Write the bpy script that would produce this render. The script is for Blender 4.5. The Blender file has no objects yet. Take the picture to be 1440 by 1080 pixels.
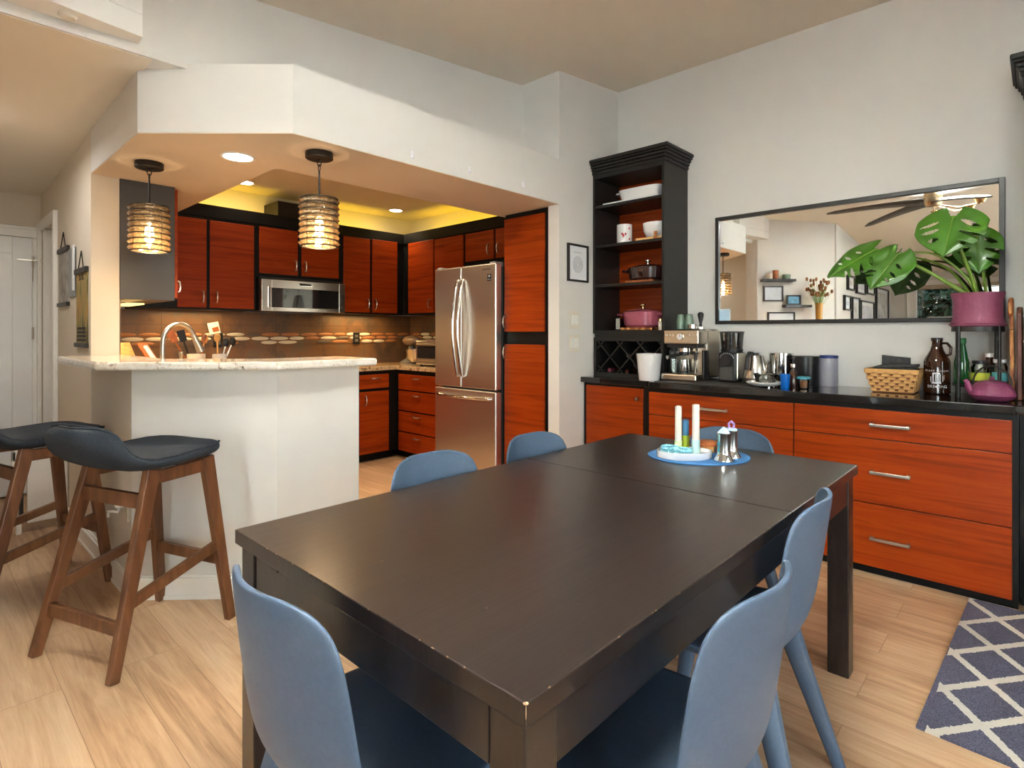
import bpy, bmesh, math, random
from mathutils import Vector, Matrix
random.seed(7)
S = bpy.context.scene
COL = S.collection
PI = math.pi
# ------------------------------------------------------------------ camera, light, exposure
S.view_settings.view_transform = 'Standard'
S.view_settings.look = 'None'
S.view_settings.gamma = 1.0
S.view_settings.use_curve_mapping = False
S.view_settings.exposure = 1.2
S.cycles.use_denoising = True
S.cycles.max_bounces = 10
S.cycles.diffuse_bounces = 6
S.cycles.glossy_bounces = 5
S.cycles.transparent_max_bounces = 16
S.cycles.sample_clamp_indirect = 60.0
S.cycles.caustics_reflective = False
S.cycles.caustics_refractive = False
cd = bpy.data.cameras.new('camera')
cam = bpy.data.objects.new('camera', cd); COL.objects.link(cam)
cam.location = (0, 0, 1.215)
cam.rotation_euler = (PI/2, 0, 0.7522 - PI/2)
cd.sensor_fit = 'HORIZONTAL'; cd.sensor_width = 36.0
cd.lens = 36.0*796/1440
cd.shift_y = -(540-467.7)/1440
cd.clip_start = 0.02
S.camera = cam
w = bpy.data.worlds.new('world'); S.world = w; w.use_nodes = True
bg = w.node_tree.nodes['Background']
sky = w.node_tree.nodes.new('ShaderNodeTexSky')
sky.sky_type = 'NISHITA'; sky.sun_disc = False; sky.sun_elevation = math.radians(40); sky.sun_rotation = math.radians(200)
w.node_tree.links.new(sky.outputs[0], bg.inputs[0])
bg.inputs[1].default_value = 0.22

def area(name, loc, rot, sx, sy, power, color=(1, 1, 1), spread=PI):
    l = bpy.data.lights.new(name, 'AREA'); l.shape = 'RECTANGLE'; l.size = sx; l.size_y = sy
    l.energy = power; l.color = color; l.spread = spread
    o = bpy.data.objects.new(name, l); COL.objects.link(o); o.location = loc; o.rotation_euler = rot
    return o
DAY = (0.86, 0.945, 1.0)
area('added_fill_rear', (0.35, -3.06, 1.25), (PI/2, 0, 0), 3.6, 2.0, 38, DAY)            # added fill lamp at an unseen rear opening, faces +Y
area('added_fill_side', (-4.36, -1.55, 1.2), (PI/2, 0, -PI/2), 2.2, 2.0, 92, DAY)      # added fill lamp at an unseen side opening, faces +X
WARM = (1.0, 0.66, 0.34)
COVE = (1.0, 0.60, 0.02)

# ------------------------------------------------------------------ materials
MATS = {}
def srgb(r, g, b):
    f = lambda c: (c/255/12.92) if c <= 10.3 else ((c/255+0.055)/1.055)**2.4
    return (f(r), f(g), f(b))
def new(name):
    m = bpy.data.materials.new(name); m.use_nodes = True
    nt = m.node_tree; return m, nt, nt.nodes['Principled BSDF']
def col4(c): return (c[0], c[1], c[2], 1)
def plain(name, c, rough=0.5, metal=0.0, coat=0.0, bump=0.0, bscale=200, emit=None, estr=0, spec=None, trans=0, ior=1.45, var=0.0, vscale=6):
    m, nt, b = new(name)
    b.inputs['Base Color'].default_value = col4(c); b.inputs['Roughness'].default_value = rough
    b.inputs['Metallic'].default_value = metal; b.inputs['Coat Weight'].default_value = coat
    b.inputs['Transmission Weight'].default_value = trans; b.inputs['IOR'].default_value = ior
    if spec is not None: b.inputs['Specular IOR Level'].default_value = spec
    if emit: b.inputs['Emission Color'].default_value = col4(emit); b.inputs['Emission Strength'].default_value = estr
    N, L = nt.nodes, nt.links
    tc = N.new('ShaderNodeTexCoord')
    if var > 0:
        n = N.new('ShaderNodeTexNoise'); n.inputs['Scale'].default_value = vscale; n.inputs['Detail'].default_value = 4
        L.new(tc.outputs['Object'], n.inputs['Vector'])
        r = N.new('ShaderNodeValToRGB'); r.color_ramp.elements[0].position = 0.3; r.color_ramp.elements[1].position = 0.7
        r.color_ramp.elements[0].color = col4([x*(1-var) for x in c]); r.color_ramp.elements[1].color = col4([min(1, x*(1+var)) for x in c])
        L.new(n.outputs['Fac'], r.inputs[0]); L.new(r.outputs[0], b.inputs['Base Color'])
    if bump > 0:
        n = N.new('ShaderNodeTexNoise'); n.inputs['Scale'].default_value = bscale; n.inputs['Detail'].default_value = 3
        L.new(tc.outputs['Object'], n.inputs['Vector'])
        bp = N.new('ShaderNodeBump'); bp.inputs['Strength'].default_value = bump; bp.inputs['Distance'].default_value = 0.002
        L.new(n.outputs['Fac'], bp.inputs['Height']); L.new(bp.outputs[0], b.inputs['Normal'])
    MATS[name] = m; return m
def grain(name, stops, scale, rough=0.4, coat=0.0, detail=6, dist=1.5, bump=0.05, spec=None):
    """streaky wood: noise stretched by the mapping scale"""
    m, nt, b = new(name); N, L = nt.nodes, nt.links
    tc = N.new('ShaderNodeTexCoord'); mp = N.new('ShaderNodeMapping'); mp.inputs['Scale'].default_value = scale
    L.new(tc.outputs['Object'], mp.inputs['Vector'])
    n = N.new('ShaderNodeTexNoise'); n.inputs['Scale'].default_value = 1; n.inputs['Detail'].default_value = detail
    n.inputs['Distortion'].default_value = dist; L.new(mp.outputs[0], n.inputs['Vector'])
    r = N.new('ShaderNodeValToRGB'); e = r.color_ramp.elements
    while len(e) < len(stops): e.new(0.5)
    for i, (p, c) in enumerate(stops): e[i].position = p; e[i].color = col4(c)
    L.new(n.outputs['Fac'], r.inputs[0]); L.new(r.outputs[0], b.inputs['Base Color'])
    b.inputs['Roughness'].default_value = rough; b.inputs['Coat Weight'].default_value = coat; b.inputs['Coat Roughness'].default_value = 0.15
    if spec is not None: b.inputs['Specular IOR Level'].default_value = spec
    if bump:
        bp = N.new('ShaderNodeBump'); bp.inputs['Strength'].default_value = bump; bp.inputs['Distance'].default_value = 0.002
        L.new(n.outputs['Fac'], bp.inputs['Height']); L.new(bp.outputs[0], b.inputs['Normal'])
    MATS[name] = m; return m

WALL = plain('wall_paint', srgb(213, 211, 207), 0.75, bump=0.12, bscale=90)
WALLH = plain('hall_paint', srgb(210, 200, 184), 0.75, bump=0.12, bscale=90)
CEIL = plain('ceiling_paint', srgb(228, 219, 205), 0.85, bump=0.25, bscale=60)
WHITE = plain('white_trim_paint', srgb(232, 231, 228), 0.4)
DOORW = plain('white_door_paint', srgb(225, 227, 228), 0.45)
BLACK = plain('black_cabinet_paint', (0.0045, 0.0042, 0.004), 0.42, spec=0.25)
CHAR = plain('charcoal_shelf_paint', (0.013, 0.012, 0.011), 0.42, spec=0.4)
DGREY = plain('grey_end_panel', (0.055, 0.055, 0.058), 0.45)
CH = [(0.28, srgb(112, 37, 5)), (0.48, srgb(140, 49, 7)), (0.62, srgb(150, 58, 10)), (0.80, srgb(122, 41, 6))]
CHY = grain('cherry_wood_along_y', CH, (7, 1.1, 22), 0.34, coat=0.0, spec=0.22)
CHX = grain('cherry_wood_along_x', CH, (1.1, 7, 22), 0.34, coat=0.0, spec=0.22)
TBL = grain('dark_stained_table_wood', [(0.3, (0.012, 0.0075, 0.006)), (0.5, (0.018, 0.011, 0.009)), (0.75, (0.026, 0.017, 0.0135))], (1.2, 40, 10), 0.30, coat=0.0, bump=0.08, spec=0.5)
WAL = grain('walnut_leg_wood', [(0.3, srgb(80, 47, 27)), (0.55, srgb(106, 66, 39)), (0.8, srgb(126, 83, 52))], (18, 18, 3), 0.4)
OAKL = grain('light_board_wood', [(0.3, srgb(190, 140, 80)), (0.6, srgb(222, 176, 112))], (10, 10, 40), 0.5)
ACAC = grain('acacia_board_wood', [(0.28, srgb(70, 34, 16)), (0.45, srgb(150, 84, 40)), (0.6, srgb(214, 156, 92)), (0.75, srgb(120, 60, 28))], (14, 14, 4), 0.42, dist=2.5)
MAHO = grain('mahogany_board_wood', [(0.3, srgb(84, 40, 26)), (0.6, srgb(122, 64, 42))], (30, 30, 3), 0.42)
FABR = plain('dark_blue_tweed', (0.018, 0.025, 0.036), 0.9, bump=0.8, bscale=420, var=0.30, vscale=170)
PLAST = plain('blue_grey_plastic', srgb(70, 87, 108), 0.5, bump=0.15, bscale=500, var=0.06, vscale=120)
STEEL = None
def steel(name, c, rough, sc):
    m, nt, b = new(name); N, L = nt.nodes, nt.links
    b.inputs['Base Color'].default_value = col4(c); b.inputs['Metallic'].default_value = 1
    tc = N.new('ShaderNodeTexCoord'); mp = N.new('ShaderNodeMapping'); mp.inputs['Scale'].default_value = sc
    L.new(tc.outputs['Object'], mp.inputs['Vector'])
    n = N.new('ShaderNodeTexNoise'); n.inputs['Scale'].default_value = 1; n.inputs['Detail'].default_value = 3; L.new(mp.outputs[0], n.inputs['Vector'])
    r = N.new('ShaderNodeMapRange'); r.inputs['To Min'].default_value = rough*0.96; r.inputs['To Max'].default_value = rough*1.04
    L.new(n.outputs['Fac'], r.inputs['Value']); L.new(r.outputs[0], b.inputs['Roughness']); return m
STEEL = steel('brushed_steel', (0.70, 0.67, 0.62), 0.33, (400, 400, 4))
STEELH = steel('brushed_steel_horizontal', (0.62, 0.60, 0.56), 0.25, (4, 4, 400))
NICKEL = plain('satin_nickel', (0.62, 0.58, 0.52), 0.28, 1.0)
CHROME = plain('polished_chrome', (0.75, 0.74, 0.72), 0.08, 1.0)
BRASS = plain('brass', (0.75, 0.52, 0.25), 0.22, 1.0)
BRONZE = plain('dark_bronze_metal', (0.025, 0.022, 0.020), 0.4, 0.6)
MIRROR = plain('mirror_silver', (0.93, 0.94, 0.93), 0.0, 1.0)
FRAMEB = plain('black_frame', (0.018, 0.016, 0.016), 0.4)
BPLAST = plain('black_plastic', (0.012, 0.012, 0.013), 0.35)
CERAM = plain('white_ceramic', srgb(218, 218, 220), 0.12, coat=0.4)
CERG = plain('cream_stoneware', srgb(222, 212, 196), 0.3)
PINKE = plain('pink_enamel', srgb(150, 74, 92), 0.22, coat=0.5)
BROWNE = plain('aubergine_enamel', (0.030, 0.010, 0.010), 0.16, coat=0.6)
PINKP = plain('plum_glazed_pot', srgb(138, 72, 98), 0.55, bump=0.5, bscale=140, var=0.1, vscale=60)
PLUMI = plain('plum_cast_iron', srgb(122, 56, 88), 0.42, bump=0.3, bscale=160)
LEAF = plain('monstera_leaf_green', srgb(66, 114, 26), 0.38, coat=0.25, var=0.22, vscale=14)
STEM = plain('monstera_stem_green', srgb(110, 138, 50), 0.45, var=0.2, vscale=12)
SOIL = plain('potting_soil', srgb(50, 36, 26), 0.95, bump=1.0, bscale=80)
AMBER = plain('amber_bottle_glass', (0.045, 0.013, 0.005), 0.06, coat=0.6, trans=0.25)
GREENG = plain('green_bottle_glass', (0.006, 0.10, 0.02), 0.06, coat=0.5, trans=0.3)
CLEARG = None
def thinglass(name, tint, gl=0.12, rough=0.03, body=0.0, bodyc=(1, 1, 1)):
    m = bpy.data.materials.new(name); m.use_nodes = True; nt = m.node_tree; N, L = nt.nodes, nt.links
    N.remove(N['Principled BSDF']); out = N['Material Output']
    t = N.new('ShaderNodeBsdfTransparent'); t.inputs[0].default_value = col4(tint)
    g = N.new('ShaderNodeBsdfGlossy'); g.inputs['Roughness'].default_value = rough; g.inputs[0].default_value = (1, 1, 1, 1)
    fr = N.new('ShaderNodeFresnel'); fr.inputs[0].default_value = 1.5
    ad = N.new('ShaderNodeMath'); ad.operation = 'ADD'; ad.inputs[1].default_value = gl*0.4; L.new(fr.outputs[0], ad.inputs[0])
    mx = N.new('ShaderNodeMixShader'); L.new(ad.outputs[0], mx.inputs[0]); L.new(t.outputs[0], mx.inputs[1]); L.new(g.outputs[0], mx.inputs[2])
    last = mx
    if body > 0:
        d = N.new('ShaderNodeBsdfTranslucent'); d.inputs[0].default_value = col4(bodyc)
        d2 = N.new('ShaderNodeBsdfDiffuse'); d2.inputs[0].default_value = col4(bodyc)
        ds = N.new('ShaderNodeMixShader'); L.new(d.outputs[0], ds.inputs[1]); L.new(d2.outputs[0], ds.inputs[2])
        m2 = N.new('ShaderNodeMixShader'); m2.inputs[0].default_value = body; L.new(mx.outputs[0], m2.inputs[1]); L.new(ds.outputs[0], m2.inputs[2]); last = m2
    L.new(last.outputs[0], out.inputs[0]); return m
CLEARG = thinglass('clear_glass', (0.93, 0.96, 0.95))
PANE = thinglass('window_glass', (0.96, 0.98, 0.97), 0.05, 0.0)
SMOKE = thinglass('smoked_plastic', (0.45, 0.44, 0.42), 0.1, 0.05, 0.15, (0.1, 0.1, 0.1))
CRYST = thinglass('amber_crystal', (0.86, 0.77, 0.64), 0.45, 0.05, 0.10, (0.80, 0.62, 0.38))
CLEARP = thinglass('clear_plastic', (0.93, 0.94, 0.97), 0.1, 0.1, 0.72, (0.80, 0.80, 0.90))
def emitter(name, c, s):
    m = bpy.data.materials.new(name); m.use_nodes = True; nt = m.node_tree
    nt.nodes.remove(nt.nodes['Principled BSDF']); e = nt.nodes.new('ShaderNodeEmission'); e.inputs[0].default_value = col4(c); e.inputs[1].default_value = s
    nt.links.new(e.outputs[0], nt.nodes['Material Output'].inputs[0]); return m
BULB = emitter('warm_bulb', (1, 0.80, 0.52), 14)
CAN = emitter('recessed_lamp', (1, 0.86, 0.66), 12)
UCL = emitter('under_cabinet_lamp', (1, 0.60, 0.20), 1.2)
WAX = plain('ivory_candle_wax', srgb(216, 210, 198), 0.5)
WAXB = plain('blue_candle_wax', srgb(60, 112, 150), 0.45)
WAXG = plain('green_candle_holder', srgb(150, 168, 40), 0.4)
GLG = plain('pale_green_holder', srgb(206, 222, 170), 0.3)
GLB = plain('pale_aqua_holder', srgb(190, 226, 222), 0.3)
BLUEM = plain('blue_felt', srgb(58, 112, 168), 0.8, bump=0.3, bscale=300)
AQUA = plain('aqua_beads', srgb(130, 200, 216), 0.3, coat=0.4)
TERRA = plain('rust_wood', srgb(150, 84, 44), 0.5, var=0.2, vscale=30)
LBLUE = plain('light_blue_paper', srgb(180, 208, 230), 0.6)
BLUEC = plain('cobalt_plastic', srgb(10, 104, 196), 0.3)
TEALC = plain('teal_lid', srgb(70, 150, 170), 0.4)
ORANG = plain('caramel_filling', srgb(186, 104, 42), 0.5, var=0.2, vscale=60)
NAVY = plain('navy_lid', srgb(30, 46, 110), 0.4)
SAGE = plain('sage_glass', srgb(110, 134, 118), 0.2, coat=0.3)
CHARCL = plain('charcoal_cloth', (0.040, 0.040, 0.042), 0.9, bump=0.5, bscale=250, var=0.2, vscale=60)
PAPER = plain('white_paper', srgb(226, 228, 232), 0.7)
INK = plain('grey_ink', srgb(140, 142, 148), 0.8)
INKD = plain('dark_ink', srgb(50, 48, 46), 0.8)
RED = plain('cherry_red_print', srgb(190, 30, 50), 0.4)
WHITEP = plain('white_print', srgb(225, 225, 230), 0.6)
OUTB = plain('black_outlet_plastic', (0.01, 0.01, 0.01), 0.3)
CORD = plain('white_plastic', srgb(230, 230, 226), 0.4)
ALM = plain('almond_plastic', srgb(216, 208, 194), 0.4)
SLATE = plain('grey_counter_mat', (0.050, 0.046, 0.042), 0.7)
DGLASS = plain('dark_oven_glass', (0.010, 0.011, 0.013), 0.06, coat=0.5)
YEL = plain('yellow_label', srgb(190, 190, 60), 0.5)
TEALP = plain('teal_print', srgb(90, 170, 176), 0.5)
DRY = plain('dried_flower', srgb(134, 86, 44), 0.8, var=0.35, vscale=40)
GOLDV = plain('gold_glass', srgb(180, 124, 40), 0.25, coat=0.3)
GREYSH = plain('grey_wall_shelf', (0.07, 0.075, 0.085), 0.5)
STONE = plain('hall_panel_white', srgb(236, 236, 234), 0.4)

def mat_floor():
    m, nt, b = new('oak_plank_floor'); N, L = nt.nodes, nt.links
    tc = N.new('ShaderNodeTexCoord'); mp = N.new('ShaderNodeMapping'); mp.inputs['Rotation'].default_value = (0, 0, PI/2)
    L.new(tc.outputs['Object'], mp.inputs['Vector'])
    br = N.new('ShaderNodeTexBrick'); br.offset = 0.37; br.inputs['Scale'].default_value = 1
    br.inputs['Brick Width'].default_value = 1.22; br.inputs['Row Height'].default_value = 0.18
    br.inputs['Mortar Size'].default_value = 0.0012; br.inputs['Mortar Smooth'].default_value = 0.4; br.inputs['Bias'].default_value = 0
    br.inputs['Color1'].default_value = (0, 0, 0, 1); br.inputs['Color2'].default_value = (1, 1, 1, 1); br.inputs['Mortar'].default_value = (0.5, 0.5, 0.5, 1)
    L.new(mp.outputs[0], br.inputs['Vector'])
    sep = N.new('ShaderNodeSeparateColor'); L.new(br.outputs['Color'], sep.inputs[0])
    # per-plank shift of grain
    vm = N.new('ShaderNodeVectorMath'); vm.operation = 'MULTIPLY_ADD'; vm.inputs[1].default_value = (7.3, 3.1, 0)
    L.new(br.outputs['Color'], vm.inputs[0]); L.new(tc.outputs['Object'], vm.inputs[2])
    m2 = N.new('ShaderNodeMapping'); m2.inputs['Scale'].default_value = (16, 1.5, 1); L.new(vm.outputs[0], m2.inputs['Vector'])
    n = N.new('ShaderNodeTexNoise'); n.inputs['Scale'].default_value = 1; n.inputs['Detail'].default_value = 8; n.inputs['Distortion'].default_value = 1.1
    n.inputs['Roughness'].default_value = 0.62; L.new(m2.outputs[0], n.inputs['Vector'])
    m3 = N.new('ShaderNodeMapping'); m3.inputs['Scale'].default_value = (95, 4, 1); L.new(vm.outputs[0], m3.inputs['Vector'])
    n2 = N.new('ShaderNodeTexNoise'); n2.inputs['Scale'].default_value = 1; n2.inputs['Detail'].default_value = 4; n2.inputs['Distortion'].default_value = 1.0; L.new(m3.outputs[0], n2.inputs['Vector'])
    r = N.new('ShaderNodeValToRGB'); e = r.color_ramp.elements
    for _ in range(2): e.new(0.5)
    for i, (p, c) in enumerate([(0.16, srgb(140, 106, 76)), (0.42, srgb(180, 145, 111)), (0.58, srgb(194, 160, 126)), (0.84, srgb(210, 181, 149))]): e[i].position = p; e[i].color = col4(c)
    a = N.new('ShaderNodeMath'); a.operation = 'MULTIPLY_ADD'; a.inputs[1].default_value = 0.20; L.new(sep.outputs[0], a.inputs[0])
    a2 = N.new('ShaderNodeMath'); a2.operation = 'MULTIPLY_ADD'; a2.inputs[1].default_value = 0.42; L.new(n2.outputs['Fac'], a2.inputs[0]); L.new(n.outputs['Fac'], a2.inputs[2])
    a3 = N.new('ShaderNodeMath'); a3.operation = 'SUBTRACT'; a3.inputs[1].default_value = 0.31; L.new(a2.outputs[0], a3.inputs[0])
    L.new(a3.outputs[0], a.inputs[2]); L.new(a.outputs[0], r.inputs[0])
    mx = N.new('ShaderNodeMixRGB'); mx.blend_type = 'MIX'; mx.inputs[2].default_value = col4(srgb(112, 82, 54))
    fm = N.new('ShaderNodeMath'); fm.operation = 'MULTIPLY'; fm.inputs[1].default_value = 0.75; L.new(br.outputs['Fac'], fm.inputs[0])
    L.new(fm.outputs[0], mx.inputs[0]); L.new(r.outputs[0], mx.inputs[1]); L.new(mx.outputs[0], b.inputs['Base Color'])
    b.inputs['Roughness'].default_value = 0.42
    bp = N.new('ShaderNodeBump'); bp.inputs['Strength'].default_value = 0.12; bp.inputs['Distance'].default_value = 0.002
    L.new(n2.outputs['Fac'], bp.inputs['Height']); L.new(bp.outputs[0], b.inputs['Normal']); return m
FLOOR = mat_floor()
def mat_granite(name, base, mid, dark, scale, thr=(0.42, 0.55, 0.66), rough=0.12):
    m, nt, b = new(name); N, L = nt.nodes, nt.links
    tc = N.new('ShaderNodeTexCoord')
    n = N.new('ShaderNodeTexNoise'); n.inputs['Scale'].default_value = scale; n.inputs['Detail'].default_value = 10; n.inputs['Roughness'].default_value = 0.7; n.inputs['Distortion'].default_value = 0.6
    L.new(tc.outputs['Object'], n.inputs['Vector'])
    r = N.new('ShaderNodeValToRGB'); e = r.color_ramp.elements; e.new(0.5); e.new(0.6)
    for i, (p, c) in enumerate([(thr[0]-0.08, dark), (thr[0], mid), (thr[1], base), (thr[2], mid)]): e[i].position = p; e[i].color = col4(c)
    L.new(n.outputs['Fac'], r.inputs[0]); L.new(r.outputs[0], b.inputs['Base Color']); b.inputs['Roughness'].default_value = rough
    b.inputs['Coat Weight'].default_value = 0.3; return m
GRANW = mat_granite('pale_granite', srgb(226, 222, 214), srgb(200, 186, 170), srgb(50, 42, 38), 26, (0.40, 0.47, 0.72))
GRANB = mat_granite('brown_granite', srgb(206, 178, 138), srgb(150, 116, 84), srgb(60, 42, 30), 22, (0.40, 0.5, 0.68))
GRANK = mat_granite('black_granite', (0.010, 0.009, 0.009), (0.020, 0.018, 0.016), (0.10, 0.09, 0.08), 120, (0.34, 0.40, 0.75), 0.07)
def mat_slate():
    m, nt, b = new('rust_slate_tile'); N, L = nt.nodes, nt.links
    tc = N.new('ShaderNodeTexCoord')
    n = N.new('ShaderNodeTexNoise'); n.inputs['Scale'].default_value = 3.2; n.inputs['Detail'].default_value = 8; n.inputs['Roughness'].default_value = 0.65; L.new(tc.outputs['Object'], n.inputs['Vector'])
    r = N.new('ShaderNodeValToRGB'); e = r.color_ramp.elements; e.new(0.5); e.new(0.6)
    for i, (p, c) in enumerate([(0.3, srgb(50, 42, 36)), (0.45, srgb(82, 66, 52)), (0.56, srgb(112, 80, 52)), (0.7, srgb(96, 86, 70))]): e[i].position = p; e[i].color = col4(c)
    L.new(n.outputs['Fac'], r.inputs[0])
    mp = N.new('ShaderNodeMapping'); mp.inputs['Rotation'].default_value = (PI/2, 0, 0); L.new(tc.outputs['Object'], mp.inputs['Vector'])
    br = N.new('ShaderNodeTexBrick'); br.offset = 0; br.inputs['Scale'].default_value = 1; br.inputs['Brick Width'].default_value = 0.46; br.inputs['Row Height'].default_value = 0.32; br.inputs['Mortar Size'].default_value = 0.002
    L.new(mp.outputs[0], br.inputs['Vector'])
    mx = N.new('ShaderNodeMixRGB'); mx.inputs[2].default_value = col4(srgb(70, 56, 44)); L.new(br.outputs['Fac'], mx.inputs[0]); L.new(r.outputs[0], mx.inputs[1])
    L.new(mx.outputs[0], b.inputs['Base Color']); b.inputs['Roughness'].default_value = 0.4; return m
SLT = mat_slate()
def mat_basket():
    m, nt, b = new('woven_split_wood'); N, L = nt.nodes, nt.links
    b.inputs['Roughness'].default_value = 0.5
    tc = N.new('ShaderNodeTexCoord'); n = N.new('ShaderNodeTexNoise'); n.inputs['Scale'].default_value = 40; L.new(tc.outputs['Object'], n.inputs['Vector'])
    r = N.new('ShaderNodeValToRGB'); r.color_ramp.elements[0].color = col4(srgb(178, 122, 62)); r.color_ramp.elements[1].color = col4(srgb(222, 172, 104)); L.new(n.outputs['Fac'], r.inputs[0]); L.new(r.outputs[0], b.inputs['Base Color']); return m
BASK = mat_basket(); BASKD = plain('dark_split_wood', srgb(120, 70, 32), 0.55)
def mat_rug():
    m, nt, b = new('navy_lattice_rug'); N, L = nt.nodes, nt.links
    tc = N.new('ShaderNodeTexCoord'); sp = N.new('ShaderNodeSeparateXYZ'); 
    wob = N.new('ShaderNodeTexNoise'); wob.inputs['Scale'].default_value = 90; L.new(tc.outputs['Object'], wob.inputs['Vector'])
    vm = N.new('ShaderNodeVectorMath'); vm.operation = 'MULTIPLY_ADD'; vm.inputs[1].default_value = (0.012, 0.012, 0); L.new(wob.outputs['Color'], vm.inputs[0]); L.new(tc.outputs['Object'], vm.inputs[2])
    L.new(vm.outputs[0], sp.inputs[0])
    def line(a, c):
        ma = N.new('ShaderNodeMath'); ma.operation = 'MULTIPLY'; ma.inputs[1].default_value = a; L.new(sp.outputs[0], ma.inputs[0])
        mb = N.new('ShaderNodeMath'); mb.operation = 'MULTIPLY_ADD'; mb.inputs[1].default_value = c; L.new(sp.outputs[1], mb.inputs[0]); L.new(ma.outputs[0], mb.inputs[2])
        f = N.new('ShaderNodeMath'); f.operation = 'PINGPONG'; f.inputs[1].default_value = 0.5; L.new(mb.outputs[0], f.inputs[0])
        g = N.new('ShaderNodeMath'); g.operation = 'LESS_THAN'; g.inputs[1].default_value = 0.080; L.new(f.outputs[0], g.inputs[0]); return g
    g1 = line(3.39, 4.53); g2 = line(3.39, -4.53)
    mx0 = N.new('ShaderNodeMath'); mx0.operation = 'MAXIMUM'; L.new(g1.outputs[0], mx0.inputs[0]); L.new(g2.outputs[0], mx0.inputs[1])
    eb = N.new('ShaderNodeMath'); eb.operation = 'LESS_THAN'; eb.inputs[1].default_value = 0.454; L.new(sp.outputs[1], eb.inputs[0])
    mxx = N.new('ShaderNodeMath'); mxx.operation = 'MULTIPLY'; L.new(mx0.outputs[0], mxx.inputs[0]); L.new(eb.outputs[0], mxx.inputs[1])
    n = N.new('ShaderNodeTexNoise'); n.inputs['Scale'].default_value = 260; L.new(tc.outputs['Object'], n.inputs['Vector'])
    r = N.new('ShaderNodeValToRGB'); r.color_ramp.elements[0].position = 0.3; r.color_ramp.elements[1].position = 0.7
    r.color_ramp.elements[0].color = col4(srgb(56, 56, 74)); r.color_ramp.elements[1].color = col4(srgb(98, 98, 118)); L.new(n.outputs['Fac'], r.inputs[0])
    mx = N.new('ShaderNodeMixRGB'); mx.inputs[2].default_value = col4(srgb(200, 192, 180)); L.new(mxx.outputs[0], mx.inputs[0]); L.new(r.outputs[0], mx.inputs[1])
    L.new(mx.outputs[0], b.inputs['Base Color']); b.inputs['Roughness'].default_value = 0.95
    bp = N.new('ShaderNodeBump'); bp.inputs['Strength'].default_value = 0.8; bp.inputs['Distance'].default_value = 0.004; L.new(n.outputs['Fac'], bp.inputs['Height']); L.new(bp.outputs[0], b.inputs['Normal']); return m
RUG = mat_rug()

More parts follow.
